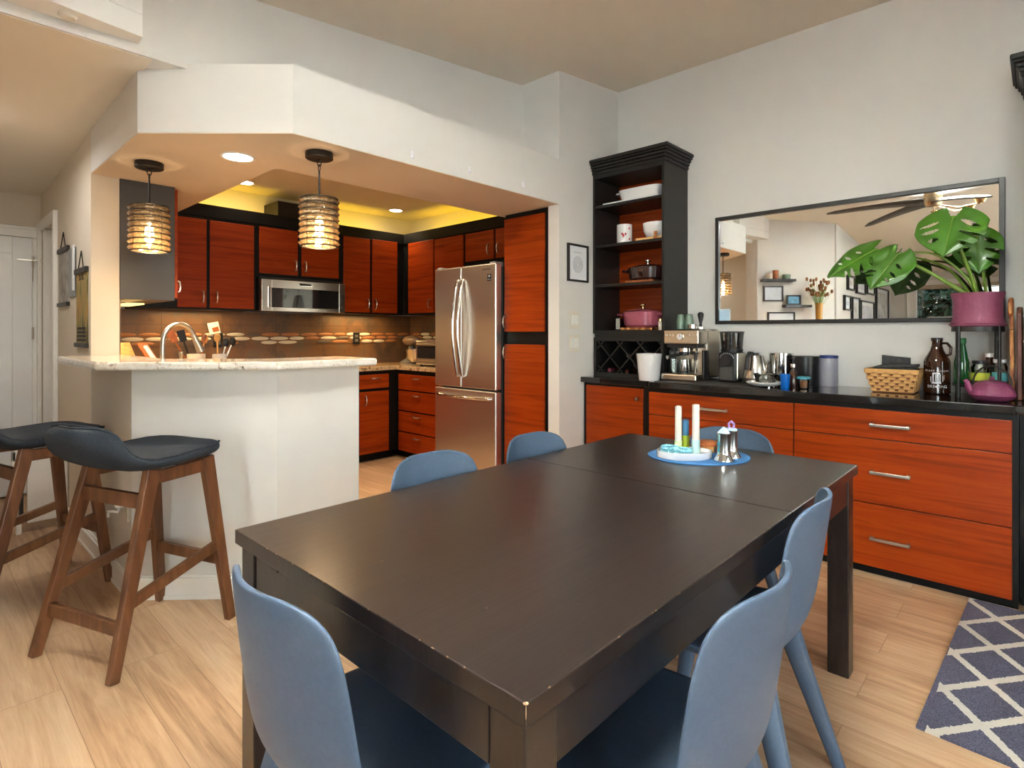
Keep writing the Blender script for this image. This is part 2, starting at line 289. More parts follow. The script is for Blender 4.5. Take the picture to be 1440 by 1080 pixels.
# ------------------------------------------------------------------ mesh helpers
class M:
    def __init__(s): s.b = bmesh.new()
    def box(s, x0, y0, z0, x1, y1, z1):
        v = [s.b.verts.new(p) for p in ((x0, y0, z0), (x1, y0, z0), (x1, y1, z0), (x0, y1, z0), (x0, y0, z1), (x1, y0, z1), (x1, y1, z1), (x0, y1, z1))]
        for f in ((3, 2, 1, 0), (4, 5, 6, 7), (0, 1, 5, 4), (1, 2, 6, 5), (2, 3, 7, 6), (3, 0, 4, 7)): s.b.faces.new([v[i] for i in f])
        return s
    def prism(s, pts, z0, z1):
        A = sum(pts[i][0]*pts[(i+1) % len(pts)][1]-pts[(i+1) % len(pts)][0]*pts[i][1] for i in range(len(pts)))
        if A < 0: pts = pts[::-1]
        lo = [s.b.verts.new((p[0], p[1], z0)) for p in pts]; hi = [s.b.verts.new((p[0], p[1], z1)) for p in pts]
        n = len(pts); s.b.faces.new(lo[::-1]); s.b.faces.new(hi)
        for i in range(n): s.b.faces.new((lo[i], lo[(i+1) % n], hi[(i+1) % n], hi[i]))
        return s
    def bar(s, p0, p1, wx, wy, wx1=None, wy1=None, up=(0, 0, 1)):
        """rectangular bar from p0 to p1; wx along side, wy along the other axis"""
        p0 = Vector(p0); p1 = Vector(p1); d = (p1-p0).normalized(); u = Vector(up)
        a = d.cross(u)
        if a.length < 1e-4: a = d.cross(Vector((1, 0, 0)))
        a.normalize(); c = a.cross(d).normalized(); wx1 = wx1 or wx; wy1 = wy1 or wy
        q = []
        for p, ax, cx in ((p0, wx/2, wy/2), (p1, wx1/2, wy1/2)):
            q.append([s.b.verts.new(p+a*i*ax+c*j*cx) for i, j in ((-1, -1), (1, -1), (1, 1), (-1, 1))])
        s.b.faces.new(q[0][::-1]); s.b.faces.new(q[1])
        for i in range(4): s.b.faces.new((q[0][i], q[0][(i+1) % 4], q[1][(i+1) % 4], q[1][i]))
        return s
    def tube(s, pts, r, n=10, cap=True):
        pts = [Vector(p) for p in pts]; rs = r if isinstance(r, (list, tuple)) else [r]*len(pts)
        rings = []; pa = None
        for i, p in enumerate(pts):
            d = (pts[min(i+1, len(pts)-1)]-pts[max(i-1, 0)]).normalized()
            if pa is None:
                pa = d.cross(Vector((0, 0, 1)))
                if pa.length < 1e-3: pa = d.cross(Vector((1, 0, 0)))
            pa = (pa-d*pa.dot(d)); pa.normalize(); c = d.cross(pa)
            rings.append([s.b.verts.new(p+(pa*math.cos(2*PI*k/n)+c*math.sin(2*PI*k/n))*rs[i]) for k in range(n)])
        for a, bb in zip(rings, rings[1:]):
            for k in range(n): s.b.faces.new((a[k], a[(k+1) % n], bb[(k+1) % n], bb[k]))
        if cap: s.b.faces.new(rings[0][::-1]); s.b.faces.new(rings[-1])
        return s
    def lathe(s, prof, c=(0, 0, 0), n=28, sx=1, sy=1, closed=False):
        rings = []
        for r, z in prof:
            r = max(r, 1e-4)
            rings.append([s.b.verts.new((c[0]+r*sx*math.cos(2*PI*k/n), c[1]+r*sy*math.sin(2*PI*k/n), c[2]+z)) for k in range(n)])
        pr = list(zip(rings, rings[1:]))
        if closed: pr.append((rings[-1], rings[0]))
        for a, bb in pr:
            for k in range(n): s.b.faces.new((a[k], a[(k+1) % n], bb[(k+1) % n], bb[k]))
        if not closed:
            s.b.faces.new(rings[0][::-1]); s.b.faces.new(rings[-1])
        return s
    def ell(s, c, rx, ry, rz, seg=12, rings=8, mi=0):
        vs = []
        for i in range(1, rings):
            t = PI*i/rings
            vs.append([s.b.verts.new((c[0]+rx*math.sin(t)*math.cos(2*PI*k/seg), c[1]+ry*math.sin(t)*math.sin(2*PI*k/seg), c[2]+rz*math.cos(t))) for k in range(seg)])
        top = s.b.verts.new((c[0], c[1], c[2]+rz)); bot = s.b.verts.new((c[0], c[1], c[2]-rz)); F = []
        for k in range(seg):
            F.append(s.b.faces.new((top, vs[0][k], vs[0][(k+1) % seg]))); F.append(s.b.faces.new((bot, vs[-1][(k+1) % seg], vs[-1][k])))
            for a, bb in zip(vs, vs[1:]): F.append(s.b.faces.new((a[k], bb[k], bb[(k+1) % seg], a[(k+1) % seg])))
        for f in F: f.material_index = mi
        return s
    def grid(s, P):
        V = [[s.b.verts.new(p) for p in row] for row in P]
        for a, bb in zip(V, V[1:]):
            for k in range(len(a)-1): s.b.faces.new((a[k], a[k+1], bb[k+1], bb[k]))
        return s
    def quad(s, *p): s.b.faces.new([s.b.verts.new(q) for q in p]); return s

def root_off(p):
    while p is not None and p.parent is not None: p = p.parent
    return Vector(p.location) if p is not None else Vector((0, 0, 0))
def obj(name, mb, m, parent=None, smooth=False, bev=0, seg=2, sub=0, solid=0, local=False, label=None, kind=None, offset=0, base=None):
    """link one mesh object. Coordinates are world ones unless local; parented meshes are expressed from their thing's base."""
    if parent is not None and not local:
        o_ = root_off(parent)
        for v in mb.b.verts: v.co -= o_
    if parent is None and base is not None:
        for v in mb.b.verts: v.co -= Vector(base)
    bmesh.ops.recalc_face_normals(mb.b, faces=mb.b.faces[:])
    me = bpy.data.meshes.new(name); mb.b.to_mesh(me); mb.b.free()
    for x in (m if isinstance(m, (list, tuple)) else [m]): me.materials.append(x)
    if smooth:
        for p in me.polygons: p.use_smooth = True
    o = bpy.data.objects.new(name, me); COL.objects.link(o)
    if parent is not None: o.parent = parent
    if parent is None and base is not None: o.location = base
    if solid: md = o.modifiers.new('solid', 'SOLIDIFY'); md.thickness = solid; md.offset = offset
    if bev: md = o.modifiers.new('bevel', 'BEVEL'); md.width = bev; md.segments = seg; md.limit_method = 'ANGLE'; md.angle_limit = math.radians(35)
    if sub: md = o.modifiers.new('sub', 'SUBSURF'); md.levels = sub; md.render_levels = sub
    if smooth:
        try: me.set_sharp_from_angle(angle=math.radians(38))
        except Exception: pass
    if label: o['label'] = label
    if kind: o['kind'] = kind
    return o
def thing(name, label, cat, loc, rz=0, group=None):
    o = bpy.data.objects.new(name, None); COL.objects.link(o); o.location = loc; o.rotation_euler = (0, 0, rz)
    o.empty_display_size = 0.05; return tag(o, label, cat, group)
def tag(o, label, cat, group=None):
    o['label'] = label; o['category'] = cat
    if group: o['group'] = group
    return o
def st(name, mb, m, **k): return obj(name, mb, m, kind='structure', **k)
def dup(root, loc, rz=None, label=None):
    def cp(o, par):
        c = o.copy(); COL.objects.link(c)
        if par is not None: c.parent = par
        for ch in list(kids.get(o.name, [])): cp(ch, c)
        return c
    kids = {}
    for o in list(COL.objects):
        if o.parent is not None: kids.setdefault(o.parent.name, []).append(o)
    r = cp(root, None); r.location = loc
    if rz is not None: r.rotation_euler = (0, 0, rz)
    if label: r['label'] = label
    return r
def glyphs(s_, size, extrude, align='CENTER'):
    cu = bpy.data.curves.new('glyph', 'FONT'); cu.body = s_; cu.size = size; cu.align_x = align; cu.align_y = 'CENTER'; cu.extrude = extrude
    tmp = bpy.data.objects.new('glyph', cu); COL.objects.link(tmp); b_ = bmesh.new(); b_.from_mesh(tmp.to_mesh()); tmp.to_mesh_clear(); bpy.data.objects.remove(tmp); return b_
def txt(name, s_, size, loc, rot, m, parent=None, extrude=0.0004, align='CENTER'):
    q = M(); q.b.free(); q.b = glyphs(s_, size, extrude, align)
    from mathutils import Euler
    T = Matrix.Translation(loc) @ Euler(rot).to_matrix().to_4x4()
    for v in q.b.verts: v.co = T @ v.co
    return obj(name, q, m, parent)
FX = (PI/2, 0, -PI/2)      # text on a face looking to -X
FY = (PI/2, 0, 0)          # text on a face looking to -Y

# ------------------------------------------------------------------ room shell
XW, YC, ZS = 3.82, 2.432, 2.105
zc = lambda x: 2.70+0.105*x
st('floor', M().box(-4.4, -3.15, -0.06, 3.98, 5.7, 0), FLOOR)
st('wall_right', M().box(XW, -3.1, 0, XW+0.1, 5.2, 3.3), WALL)
st('wall_chase', M().box(3.075, YC, 0, XW+0.01, 2.528, 3.3).box(3.075, 2.526, ZS+0.01, XW+0.01, 2.90, 3.3), WALL)
st('wall_upper', M().box(-0.30, 2.776, 2.388, 3.078, 2.90, 3.3), WALL)
# sloping main ceiling
m_ = M(); P = []
for x0, x1, y0, y1 in ((-4.4, XW+0.1, -3.15, 2.95),):
    v = [m_.b.verts.new(p) for p in ((x0, y0, zc(x0)), (x1, y0, zc(x1)), (x1, y1, zc(x1)), (x0, y1, zc(x0)), (x0, y0, zc(x0)+0.1), (x1, y0, zc(x1)+0.1), (x1, y1, zc(x1)+0.1), (x0, y1, zc(x0)+0.1))]
    for f in ((3, 2, 1, 0), (4, 5, 6, 7), (0, 1, 5, 4), (1, 2, 6, 5), (2, 3, 7, 6), (3, 0, 4, 7)): m_.b.faces.new([v[i] for i in f])
st('ceiling', m_, CEIL)
# soffit over the peninsula with the raised tray behind it
m_ = M().prism([(0.70, 3.02), (0.70, 2.935), (1.173, YC), (3.075, YC), (3.075, 2.526), (XW, 2.526), (XW, 3.02)], ZS, 2.41)
m_.box(0.70, 3.02, ZS, 1.36, 3.868, 2.46).box(0.836, 3.868, ZS, 1.36, 5.12, 2.46)
m_.box(1.36, 2.99, 2.40, XW, 3.02, 2.46)
st('wall_soffit', m_, WALL)
SOFC = plain('textured_ceiling', srgb(214, 198, 178), 0.85, bump=0.7, bscale=45)
m_ = M().prism([(0.702, 3.018), (0.702, 2.937), (1.174, YC+0.002), (3.073, YC+0.002), (3.073, 2.528), (XW, 2.528), (XW, 3.018)], ZS-0.004, ZS)
m_.box(0.702, 3.018, ZS-0.004, 1.358, 3.868, ZS).box(0.836, 3.868, ZS-0.004, 1.358, 5.12, ZS)
st('ceiling_soffit', m_, SOFC)
st('ceiling_tray', M().box(0.84, 2.95, 2.45, XW+0.1, 5.2, 2.52), CEIL)
st('wall_kitchen', M().box(0.834, 5.12, 0, XW+0.1, 5.2, 2.5), WALL)
# hall
HALLC = M(); v = [HALLC.b.verts.new(p) for p in ((-0.35, 2.788, 2.386), (0.72, 2.788, 2.386), (0.72, 5.65, 2.255), (-0.35, 5.65, 2.255), (-0.35, 2.788, 2.47), (0.72, 2.788, 2.47), (0.70, 5.65, 2.32), (-0.35, 5.65, 2.32))]
for f in ((3, 2, 1, 0), (4, 5, 6, 7), (0, 1, 5, 4), (1, 2, 6, 5), (2, 3, 7, 6), (3, 0, 4, 7)): HALLC.b.faces.new([v[i] for i in f])
st('ceiling_hall', HALLC, CEIL)
m_ = M().box(0.70, 3.87, 0, 0.834, 4.90, 2.46).box(0.70, 4.90, 2.0, 0.834, 5.5, 2.46).box(0.70, 5.5, 0, 0.834, 5.6, 2.46)
st('wall_hall', m_, WALLH)
st('wall_hall_end', M().box(-0.4, 5.6, 0, 0.84, 5.7, 2.46), WALLH)
st('wall_hall_left', M().box(-0.42, 2.74, 0, -0.32, 5.6, 2.46), WALLH)
st('wall_peninsula', M().prism([(0.70, 3.872), (0.70, 3.032), (1.164, 2.568), (1.59, 2.568), (1.59, 2.688), (1.214, 2.688), (0.83, 3.072), (0.83, 3.872)], 0, 1.050), WALL)
# living-room walls seen in the mirror
st('wall_diagonal', M().prism([(0.04, 2.713), (-0.64, 1.946), (-0.74, 2.03), (-0.06, 2.80), (-0.34, 2.80), (-0.34, 2.86), (0.03, 2.86)], 0, 2.9), WALL)
st('wall_gallery', M().box(-4.3, 1.946, 0, -0.62, 2.04, 2.9), WALL)
WY0, WY1, WZ0, WZ1 = 0.05, 1.62, 0.95, 2.02
m_ = M().box(-4.35, WY1, 0, -4.25, 2.04, 2.4).box(-4.35, WY0, 0, -4.25, WY1, WZ0).box(-4.35, WY0, WZ1, -4.25, WY1, 2.4).box(-4.35, -0.4, 0, -4.25, WY0, 2.4)
m_.box(-4.35, -2.7, 2.22, -4.25, -0.4, 2.4).box(-4.35, -3.1, 0, -4.25, -2.7, 2.4)
st('wall_left', m_, WALL)
m_ = M().box(-4.35, -3.1, 0, -1.5, -3.0, 3.2).box(2.2, -3.1, 0, 3.85, -3.0, 3.2).box(-1.5, -3.1, 2.28, 2.2, -3.0, 3.2)
st('wall_rear', m_, WALL)
# baseboards (profiled: tall plinth, groove, cap)
def baseboard(name, pts, out):
    m_ = M(); n = len(pts)
    for (z0, z1, t) in ((0, 0.018, 0.020), (0.018, 0.075, 0.015), (0.075, 0.098, 0.019), (0.098, 0.110, 0.011)):
        a = [Vector((p[0], p[1], 0)) for p in pts]; o_ = [a[i]+Vector((out[i][0], out[i][1], 0))*t for i in range(n)]
        for i in range(n-1): m_.prism([tuple(a[i][:2]), tuple(a[i+1][:2]), tuple(o_[i+1][:2]), tuple(o_[i][:2])], z0, z1)
    return st(name, m_, WHITE, bev=0.003)
h = math.sqrt(0.5)
baseboard('baseboard_peninsula', [(0.70, 4.86), (0.70, 3.032), (1.164, 2.568), (1.592, 2.568)], [(-1, 0), (-1, -0.414), (-0.414, -1), (0, -1)])
baseboard('baseboard_chase', [(3.075, 2.526), (3.075, YC), (XW-0.46, YC)], [(-1, 0), (-1, -1), (0, -1)])
# loft parapet, white shiplap, bowed out of the upper wall
arc = [(0.665, 2.776), (0.662, 2.700), (0.50, 2.675), (0.30, 2.64), (0.10, 2.60), (-0.08, 2.60)]
m_ = M()
m_.prism(arc+[(-0.08, 2.72), (-0.02, 2.776)], 2.43, 2.52)
for z0, z1, d in ((2.523, 2.65, 0.0), (2.653, 2.85, 0.0)):
    m_.prism([(x, y) for x, y in arc]+[(-0.08, 2.72), (-0.02, 2.776)], z0, z1)
inner = [(0.662, 2.776), (0.659, 2.703), (0.50, 2.679), (0.30, 2.644), (0.10, 2.604), (-0.076, 2.604), (-0.076, 2.72), (-0.02, 2.776)]
m_.prism(inner, 2.44, 2.85)
st('trim_loft_parapet', m_, WHITE)
t = thing('smoke_detector', 'small round grey-white detector under the white loft parapet, top left', 'smoke detector', (0.42, 2.72, 2.43))
obj('body', M().lathe([(0.0, -0.014), (0.024, -0.014), (0.030, -0.006), (0.030, 0.0)], (0.42, 2.718, 2.43), 20), ALM, t, smooth=True)

# doors of the hall
def door_panel(name):
    r = thing(name, '', 'door', (0.20, 5.58, 0)); del r['label']; del r['category']; r['kind'] = 'structure'
    obj('slab', M().box(-0.17, 5.565, 0.01, 0.645, 5.595, 1.925), DOORW, r, bev=0.002)
    m_ = M()
    for x0, x1, z0, z1 in ((-0.17, -0.05, 0.01, 1.925), (0.53, 0.645, 0.01, 1.925), (-0.05, 0.53, 1.80, 1.925), (-0.05, 0.53, 0.01, 0.24)): m_.box(x0, 5.552, z0, x1, 5.566, z1)
    obj('panel_frame', m_, DOORW, r, bev=0.004)
    m_ = M()
    for z in (0.25, 1.21, 1.75): m_.tube([(0.648, 5.55, z-0.045), (0.648, 5.55, z+0.045)], 0.007, 8)
    obj('hinge', m_, NICKEL, r, smooth=True)
    m_ = M().box(0.56, 5.54, 1.753, 0.70, 5.549, 1.765).tube([(0.645, 5.538, 1.60), (0.645, 5.538, 1.765)], 0.004, 6).ell((0.70, 5.54, 1.76), 0.012, 0.012, 0.016)
    obj('swing_latch', m_, NICKEL, r)
    return r
door_panel('door_1')
m_ = M()
for x0, x1, z0, z1 in ((0.645, 0.699, 0, 1.93), (-0.24, -0.17, 0, 1.93), (-0.24, 0.699, 1.93, 2.005)):
    m_.box(x0, 5.57, z0, x1, 5.602, z1)
m_.box(-0.25, 5.555, 1.99, 0.699, 5.602, 2.012)
st('trim_hall_door', m_, WHITE, bev=0.006)
m_ = M().box(0.672, 4.862, 0, 0.699, 4.905, 2.045).box(0.672, 4.905, 1.985, 0.699, 5.535, 2.045).box(0.672, 5.535, 0, 0.699, 5.575, 2.045).box(0.70, 4.901, 0, 0.834, 4.915, 1.998).box(0.70, 5.485, 0, 0.834, 5.499, 1.998)
st('trim_side_door', m_, WHITE, bev=0.004)
st('door_2', M().box(0.79, 4.916, 0.01, 0.825, 5.484, 1.99), DOORW)

# windows of the living room
def window(name, y0, y1, z0, z1, cols):
    r = bpy.data.objects.new(name, None); COL.objects.link(r); r.location = (-4.25, (y0+y1)/2, z0); r['kind'] = 'structure'
    m_ = M(); c = 0.09
    m_.box(-4.25, y0-c, z0-c, -4.23, y0, z1+c).box(-4.25, y1, z0-c, -4.23, y1+c, z1+c).box(-4.25, y0, z1, -4.23, y1, z1+c).box(-4.25, y0, z0-c, -4.23, y1, z0)
    obj('window_casing', m_, WHITE, r, bev=0.004)
    m_ = M(); f = 0.045
    m_.box(-4.33, y0, z0, -4.28, y0+f, z1).box(-4.33, y1-f, z0, -4.28, y1, z1).box(-4.33, y0, z1-f, -4.28, y1, z1).box(-4.33, y0, z0, -4.28, y1, z0+f)
    for i in range(1, cols): yy = y0+(y1-y0)*i/cols; m_.box(-4.33, yy-0.03, z0, -4.28, yy+0.03, z1)
    obj('window_frame', m_, WHITE, r)
    obj('window_glass', M().box(-4.308, y0+0.02, z0+0.02, -4.302, y1-0.02, z1-0.02), PANE, r)
    return r
window('window_1', WY0, WY1, WZ0, WZ1, 2)
window('window_added_side', -2.7, -0.4, 0.05, 2.22, 2)  # unseen window, put in to bring light into the room
m_ = M().box(-1.5, -3.08, 0, -1.44, -3.02, 2.28).box(2.14, -3.08, 0, 2.2, -3.02, 2.28).box(-1.5, -3.08, 2.2, 2.2, -3.02, 2.28).box(0.31, -3.08, 0, 0.39, -3.02, 2.28).box(-1.5, -3.08, 0, 2.2, -3.02, 0.06)
w3 = bpy.data.objects.new('window_added_rear', None); COL.objects.link(w3); w3.location = (0.35, -3.05, 0); w3['kind'] = 'structure'  # unseen glass door, put in to light the room from behind
obj('window_frame', m_, WHITE, w3); obj('window_glass', M().box(-1.45, -3.052, 0.05, 2.15, -3.048, 2.21), PANE, w3)
bl = thing('roman_blind', 'tan folded blind at the top of the window reflected in the mirror', 'blind', (-4.22, 0.83, 1.95))
m_ = M()
for k in range(4): m_.box(-4.228-0.0, WY0, 1.95+0.018*k, -4.20-0.004*(k % 2), WY1, 1.964+0.018*k)
obj('slats', m_, plain('tan_blind', srgb(196, 180, 158), 0.8), bl)
# garden behind the window
random.seed(3)
for i, (x, y, hh, r_, lab) in enumerate(((-7.0, 1.6, 1.5, 0.8, 'dark leafy tree outside the mirrored window, nearest the gallery wall'), (-9.0, 4.4, 1.8, 1.1, 'bushy tree seen through the mirrored window, furthest left outside'), (-8.6, -0.9, 1.6, 1.0, 'leafy tree outside behind the armchair window, right of the others'))):
    tr = thing('garden_tree', lab, 'tree', (x, y, -0.3), group='trees outside the window')
    obj('trunk', M().tube([(x, y, -0.3), (x+0.05, y, 0.6), (x, y+0.05, hh)], [0.09, 0.07, 0.04], 8), WAL, tr)
    m_ = M()
    for k in range(2600):
        a = random.random()*2*PI; b_ = math.acos(2*random.random()-1); q = r_*(0.6+0.45*random.random())
        c = Vector((x+q*math.sin(b_)*math.cos(a), y+q*math.sin(b_)*math.sin(a), hh+0.1+1.25*q*math.cos(b_)*0.9))
        u = Vector((random.uniform(-1, 1), random.uniform(-1, 1), random.uniform(-1, 1))).normalized()*0.11; vv = u.cross(Vector((random.random(), random.random(), 1))).normalized()*0.065
        m_.quad(c-u, c-vv, c+u, c+vv)
    obj('foliage', m_, plain('tree_leaves', srgb(56, 74, 44), 0.7, var=0.4, vscale=3), tr)
st('ground_garden', M().box(-14, -9, -0.4, -4.45, 9, -0.3), plain('lawn', srgb(70, 90, 50), 0.9, var=0.3, vscale=3))

# ------------------------------------------------------------------ kitchen
def pull_v(parent, x, y, z, face, L=0.085):
    """small bow pull, vertical; face 'X' looks to -X, 'Y' looks to -Y"""
    d = Vector((-1, 0, 0)) if face == 'X' else Vector((0, -1, 0)); p = Vector((x, y, z)); m_ = M()
    m_.tube([p+Vector((0, 0, -L/2)), p+d*0.022+Vector((0, 0, -L/2)), p+d*0.030+Vector((0, 0, -L/4)), p+d*0.032, p+d*0.030+Vector((0, 0, L/4)), p+d*0.022+Vector((0, 0, L/2)), p+Vector((0, 0, L/2))], [0.006, 0.005, 0.005, 0.0065, 0.005, 0.005, 0.006], 8)
    return obj('handle', m_, NICKEL, parent, smooth=True)
def pull_h(parent, x, y, z, face, L=0.09):
    d = Vector((-1, 0, 0)) if face == 'X' else Vector((0, -1, 0)); s_ = Vector((0, 1, 0)) if face == 'X' else Vector((1, 0, 0)); p = Vector((x, y, z)); m_ = M()
    m_.tube([p-s_*L/2, p-s_*L/2+d*0.022, p-s_*L/4+d*0.03, p+d*0.032, p+s_*L/4+d*0.03, p+s_*L/2+d*0.022, p+s_*L/2], [0.006, 0.005, 0.005, 0.0065, 0.005, 0.005, 0.006], 8)
    return obj('handle', m_, NICKEL, parent, smooth=True)
def frontY(parent, name, x0, x1, z0, z1, yf, pull=None):
    d = obj(name, M().box(x0, yf-0.018, z0, x1, yf, z1), CHX, parent, bev=0.002)
    if pull: (pull_v if pull[0] == 'v' else pull_h)(d, pull[1], yf-0.018, pull[2], 'Y')
    return d
def frontX(parent, name, y0, y1, z0, z1, xf, pull=None, m=None):
    d = obj(name, M().box(xf-0.018, y0, z0, xf, y1, z1), m or CHY, parent, bev=0.002)
    if pull: (pull_v if pull[0] == 'v' else pull_h)(d, xf-0.018, pull[1], pull[2], 'X')
    return d
YB, YU, XU = 5.10, 4.80, 3.50
G = 'upper kitchen cabinets'
c = thing('wall_cabinet', 'upper cabinet with a plain grey end panel beside the pillar, left wall of the kitchen', 'cabinet', (0.98, 4.3, 1.41), group=G)
obj('body', M().box(0.836, 3.862, 1.41, 1.116, 4.80, 2.10), DGREY, c, bev=0.001)
for y0, y1 in ((3.872, 4.31), (4.34, 4.78)):
    d = obj('door', M().box(1.116, y0, 1.425, 1.136, y1, 2.09), CHY, c, bev=0.002)
    obj('handle', M().tube([(1.136, y0+0.05, 1.46), (1.162, y0+0.05, 1.47), (1.166, y0+0.05, 1.50), (1.162, y0+0.05, 1.53), (1.136, y0+0.05, 1.54)], 0.005, 8), NICKEL, d, smooth=True)
def upperY(lab, x0, x1, z0, doors):
    c = thing('wall_cabinet', lab, 'cabinet', ((x0+x1)/2, 4.95, z0), group=G)
    obj('body', M().box(x0, YU, z0-0.015, x1, YB+0.01, 2.145), BLACK, c, bev=0.001)
    for a, b_, zz0, zz1, hx in doors: frontY(c, 'door', a, b_, zz0, zz1, YU, ('v', hx, zz0+0.085))
    return c
upperY('two-door cherry upper cabinet left of the microwave', 1.137, 1.995, 1.41, [(1.40, 1.605, 1.41, 2.10, 1.575), (1.63, 1.972, 1.41, 2.10, 1.675)])
upperY('short two-door cherry cabinet directly above the microwave', 1.997, 2.768, 1.70, [(2.018, 2.352, 1.715, 2.105, 2.325), (2.388, 2.748, 1.715, 2.105, 2.415)])
upperY('two-door cherry upper cabinet between microwave and kitchen corner', 2.77, 3.498, 1.41, [(2.80, 3.085, 1.41, 2.125, 3.055), (3.112, 3.405, 1.41, 2.13, 3.14)])
def upperX(lab, y0, y1, z0, doors):
    c = thing('wall_cabinet', lab, 'cabinet', (3.65, (y0+y1)/2, z0), group=G)
    obj('body', M().box(XU, y0, z0-0.015, XW-0.002, y1, 2.145), BLACK, c, bev=0.001)
    for a, b_, zz0, zz1, hy in doors: frontX(c, 'door', a, b_, zz0, zz1, XU, ('v', hy, zz0+0.085))
upperX('two-door cherry upper cabinet between kitchen corner and refrigerator', 3.864, 4.798, 1.41, [(4.305, 4.705, 1.41, 2.12, 4.345), (3.878, 4.282, 1.41, 2.115, 3.92)])
upperX('short two-door cherry cabinet above the refrigerator', 2.96, 3.862, 1.845, [(3.480, 3.842, 1.86, 2.112, 3.53), (2.99, 3.455, 1.86, 2.112, 3.41)])
st('trim_cornice', M().box(1.12, 4.785, 2.125, 3.485, 4.80, 2.222).box(3.485, 2.958, 2.125, 3.50, 4.80, 2.222).box(1.12, 4.80, 2.147, XW-0.005, YB, 2.150).box(3.50, 2.96, 2.147, XW-0.005, 4.80, 2.150), BLACK, bev=0.002)
st('wall_duct', M().box(2.20, 4.84, 2.15, 2.62, 5.12, 2.36), BRONZE)
# cove lighting on top of the cabinets
area('cove_lamp_back', (2.3, 4.90, 2.19), (PI/2+0.45, 0, 0), 2.3, 0.05, 2.6, COVE)
area('cove_lamp_side', (3.60, 3.95, 2.19), (PI/2+0.45, 0, -PI/2), 1.7, 0.05, 1.9, COVE)
t = thing('cove_strip', 'warm LED strip lying on top of the back-wall cabinets', 'light', (2.3, 4.96, 2.152))
obj('strip', M().box(1.3, 4.955, 2.152, 3.4, 4.967, 2.158), UCL, t)

# microwave
mw = thing('microwave', 'low-profile stainless microwave mounted under the short cabinet', 'microwave', (2.4, 4.9, 1.40))
obj('body', M().box(2.004, 4.745, 1.40, 2.764, YB, 1.683), BPLAST, mw, bev=0.003)
m_ = M().box(2.0, 4.70, 1.395, 2.085, 4.745, 1.660).box(2.705, 4.70, 1.395, 2.766, 4.745, 1.660).box(2.085, 4.70, 1.592, 2.705, 4.745, 1.660).box(2.085, 4.70, 1.395, 2.705, 4.745, 1.428)
d = obj('door_frame', m_, STEELH, mw, bev=0.002)
obj('door_glass', M().box(2.085, 4.708, 1.428, 2.705, 4.74, 1.592), DGLASS, mw)
obj('grip', M().box(2.050, 4.690, 1.425, 2.068, 4.70, 1.600), CHROME, mw, bev=0.002)
m_ = M().box(2.32, 4.694, 1.617, 2.44, 4.70, 1.643)
bd = obj('badge', m_, CHROME, mw); obj('badge_inlay', M().box(2.328, 4.692, 1.623, 2.432, 4.6945, 1.637), BRONZE, bd)
m_ = M()
for k in range(9): m_.box(2.725, 4.697, 1.45+0.013*k, 2.745, 4.7, 1.456+0.013*k)
obj('vent_slots', m_, BPLAST, mw)
# refrigerator
FXX = 2.989
fr = thing('refrigerator', 'stainless french-door refrigerator with bottom freezer drawer', 'refrigerator', (3.36, 3.31, 0))
obj('body', M().box(3.065, 2.972, 0.03, 3.74, 3.668, 1.715), plain('dark_grey_case', (0.045, 0.043, 0.042), 0.4, 0.5), fr, bev=0.006)
def bow(parent, pts, r=0.011): return obj('handle', M().tube(pts, r, 10), CHROME, parent, smooth=True)
for y0, y1, hy in ((2.962, 3.343, 3.318), (3.349, 3.672, 3.376)):
    d = obj('door', M().box(FXX, y0, 0.782, 3.055, y1, 1.735), STEEL, fr, bev=0.010, seg=4)
    n = 14
    bow(d, [(FXX, hy, 1.625)]+[(FXX-0.018-0.048*math.sin(PI*i/n), hy, 1.62-0.745*i/n) for i in range(n+1)]+[(FXX, hy, 0.87)])
    if y0 < 3:
        txt('logo', 'SAMSUNG', 0.019, (FXX-0.0008, 3.062, 1.693), FX, INKD, d, 0.0003)
        sk = obj('sticker', M().box(FXX-0.0015, 3.010, 1.605, FXX-0.0004, 3.052, 1.655), BPLAST, d)
        obj('sticker_print', M().box(FXX-0.0022, 3.018, 1.632, FXX-0.0016, 3.040, 1.648).box(FXX-0.0022, 3.018, 1.614, FXX-0.0016, 3.046, 1.620), INK, sk)
d = obj('freezer_drawer', M().box(FXX, 2.962, 0.075, 3.055, 3.672, 0.770), STEEL, fr, bev=0.010, seg=4)
n = 14
bow(d, [(FXX, 3.62, 0.715)]+[(FXX-0.020-0.045*math.sin(PI*i/n), 3.61-0.59*i/n, 0.715) for i in range(n+1)]+[(FXX, 3.01, 0.715)], 0.012)
m_ = M().box(3.0, 2.98, 1.715, 3.09, 3.04, 1.748).box(3.0, 3.60, 1.715, 3.09, 3.655, 1.748)
obj('hinge_cover', m_, plain('grey_plastic', (0.25, 0.25, 0.26), 0.4), fr, bev=0.006)
obj('toe_grille', M().box(3.03, 2.98, 0.0, 3.07, 3.66, 0.07), BPLAST, fr)
# pantry
pa = thing('pantry_cabinet', 'tall two-door cherry pantry cabinet right of the refrigerator', 'cabinet', (3.44, 2.74, 0))
obj('body', M().box(3.084, 2.533, 0.07, XW-0.003, 2.953, 2.098).box(3.14, 2.54, 0, 3.7, 2.95, 0.07), BLACK, pa, bev=0.001)
frontX(pa, 'door', 2.562, 2.948, 1.222, 2.062, 3.084, ('v', 2.93, 1.295))
frontX(pa, 'door', 2.562, 2.948, 0.095, 1.128, 3.084, ('v', 2.93, 1.065))
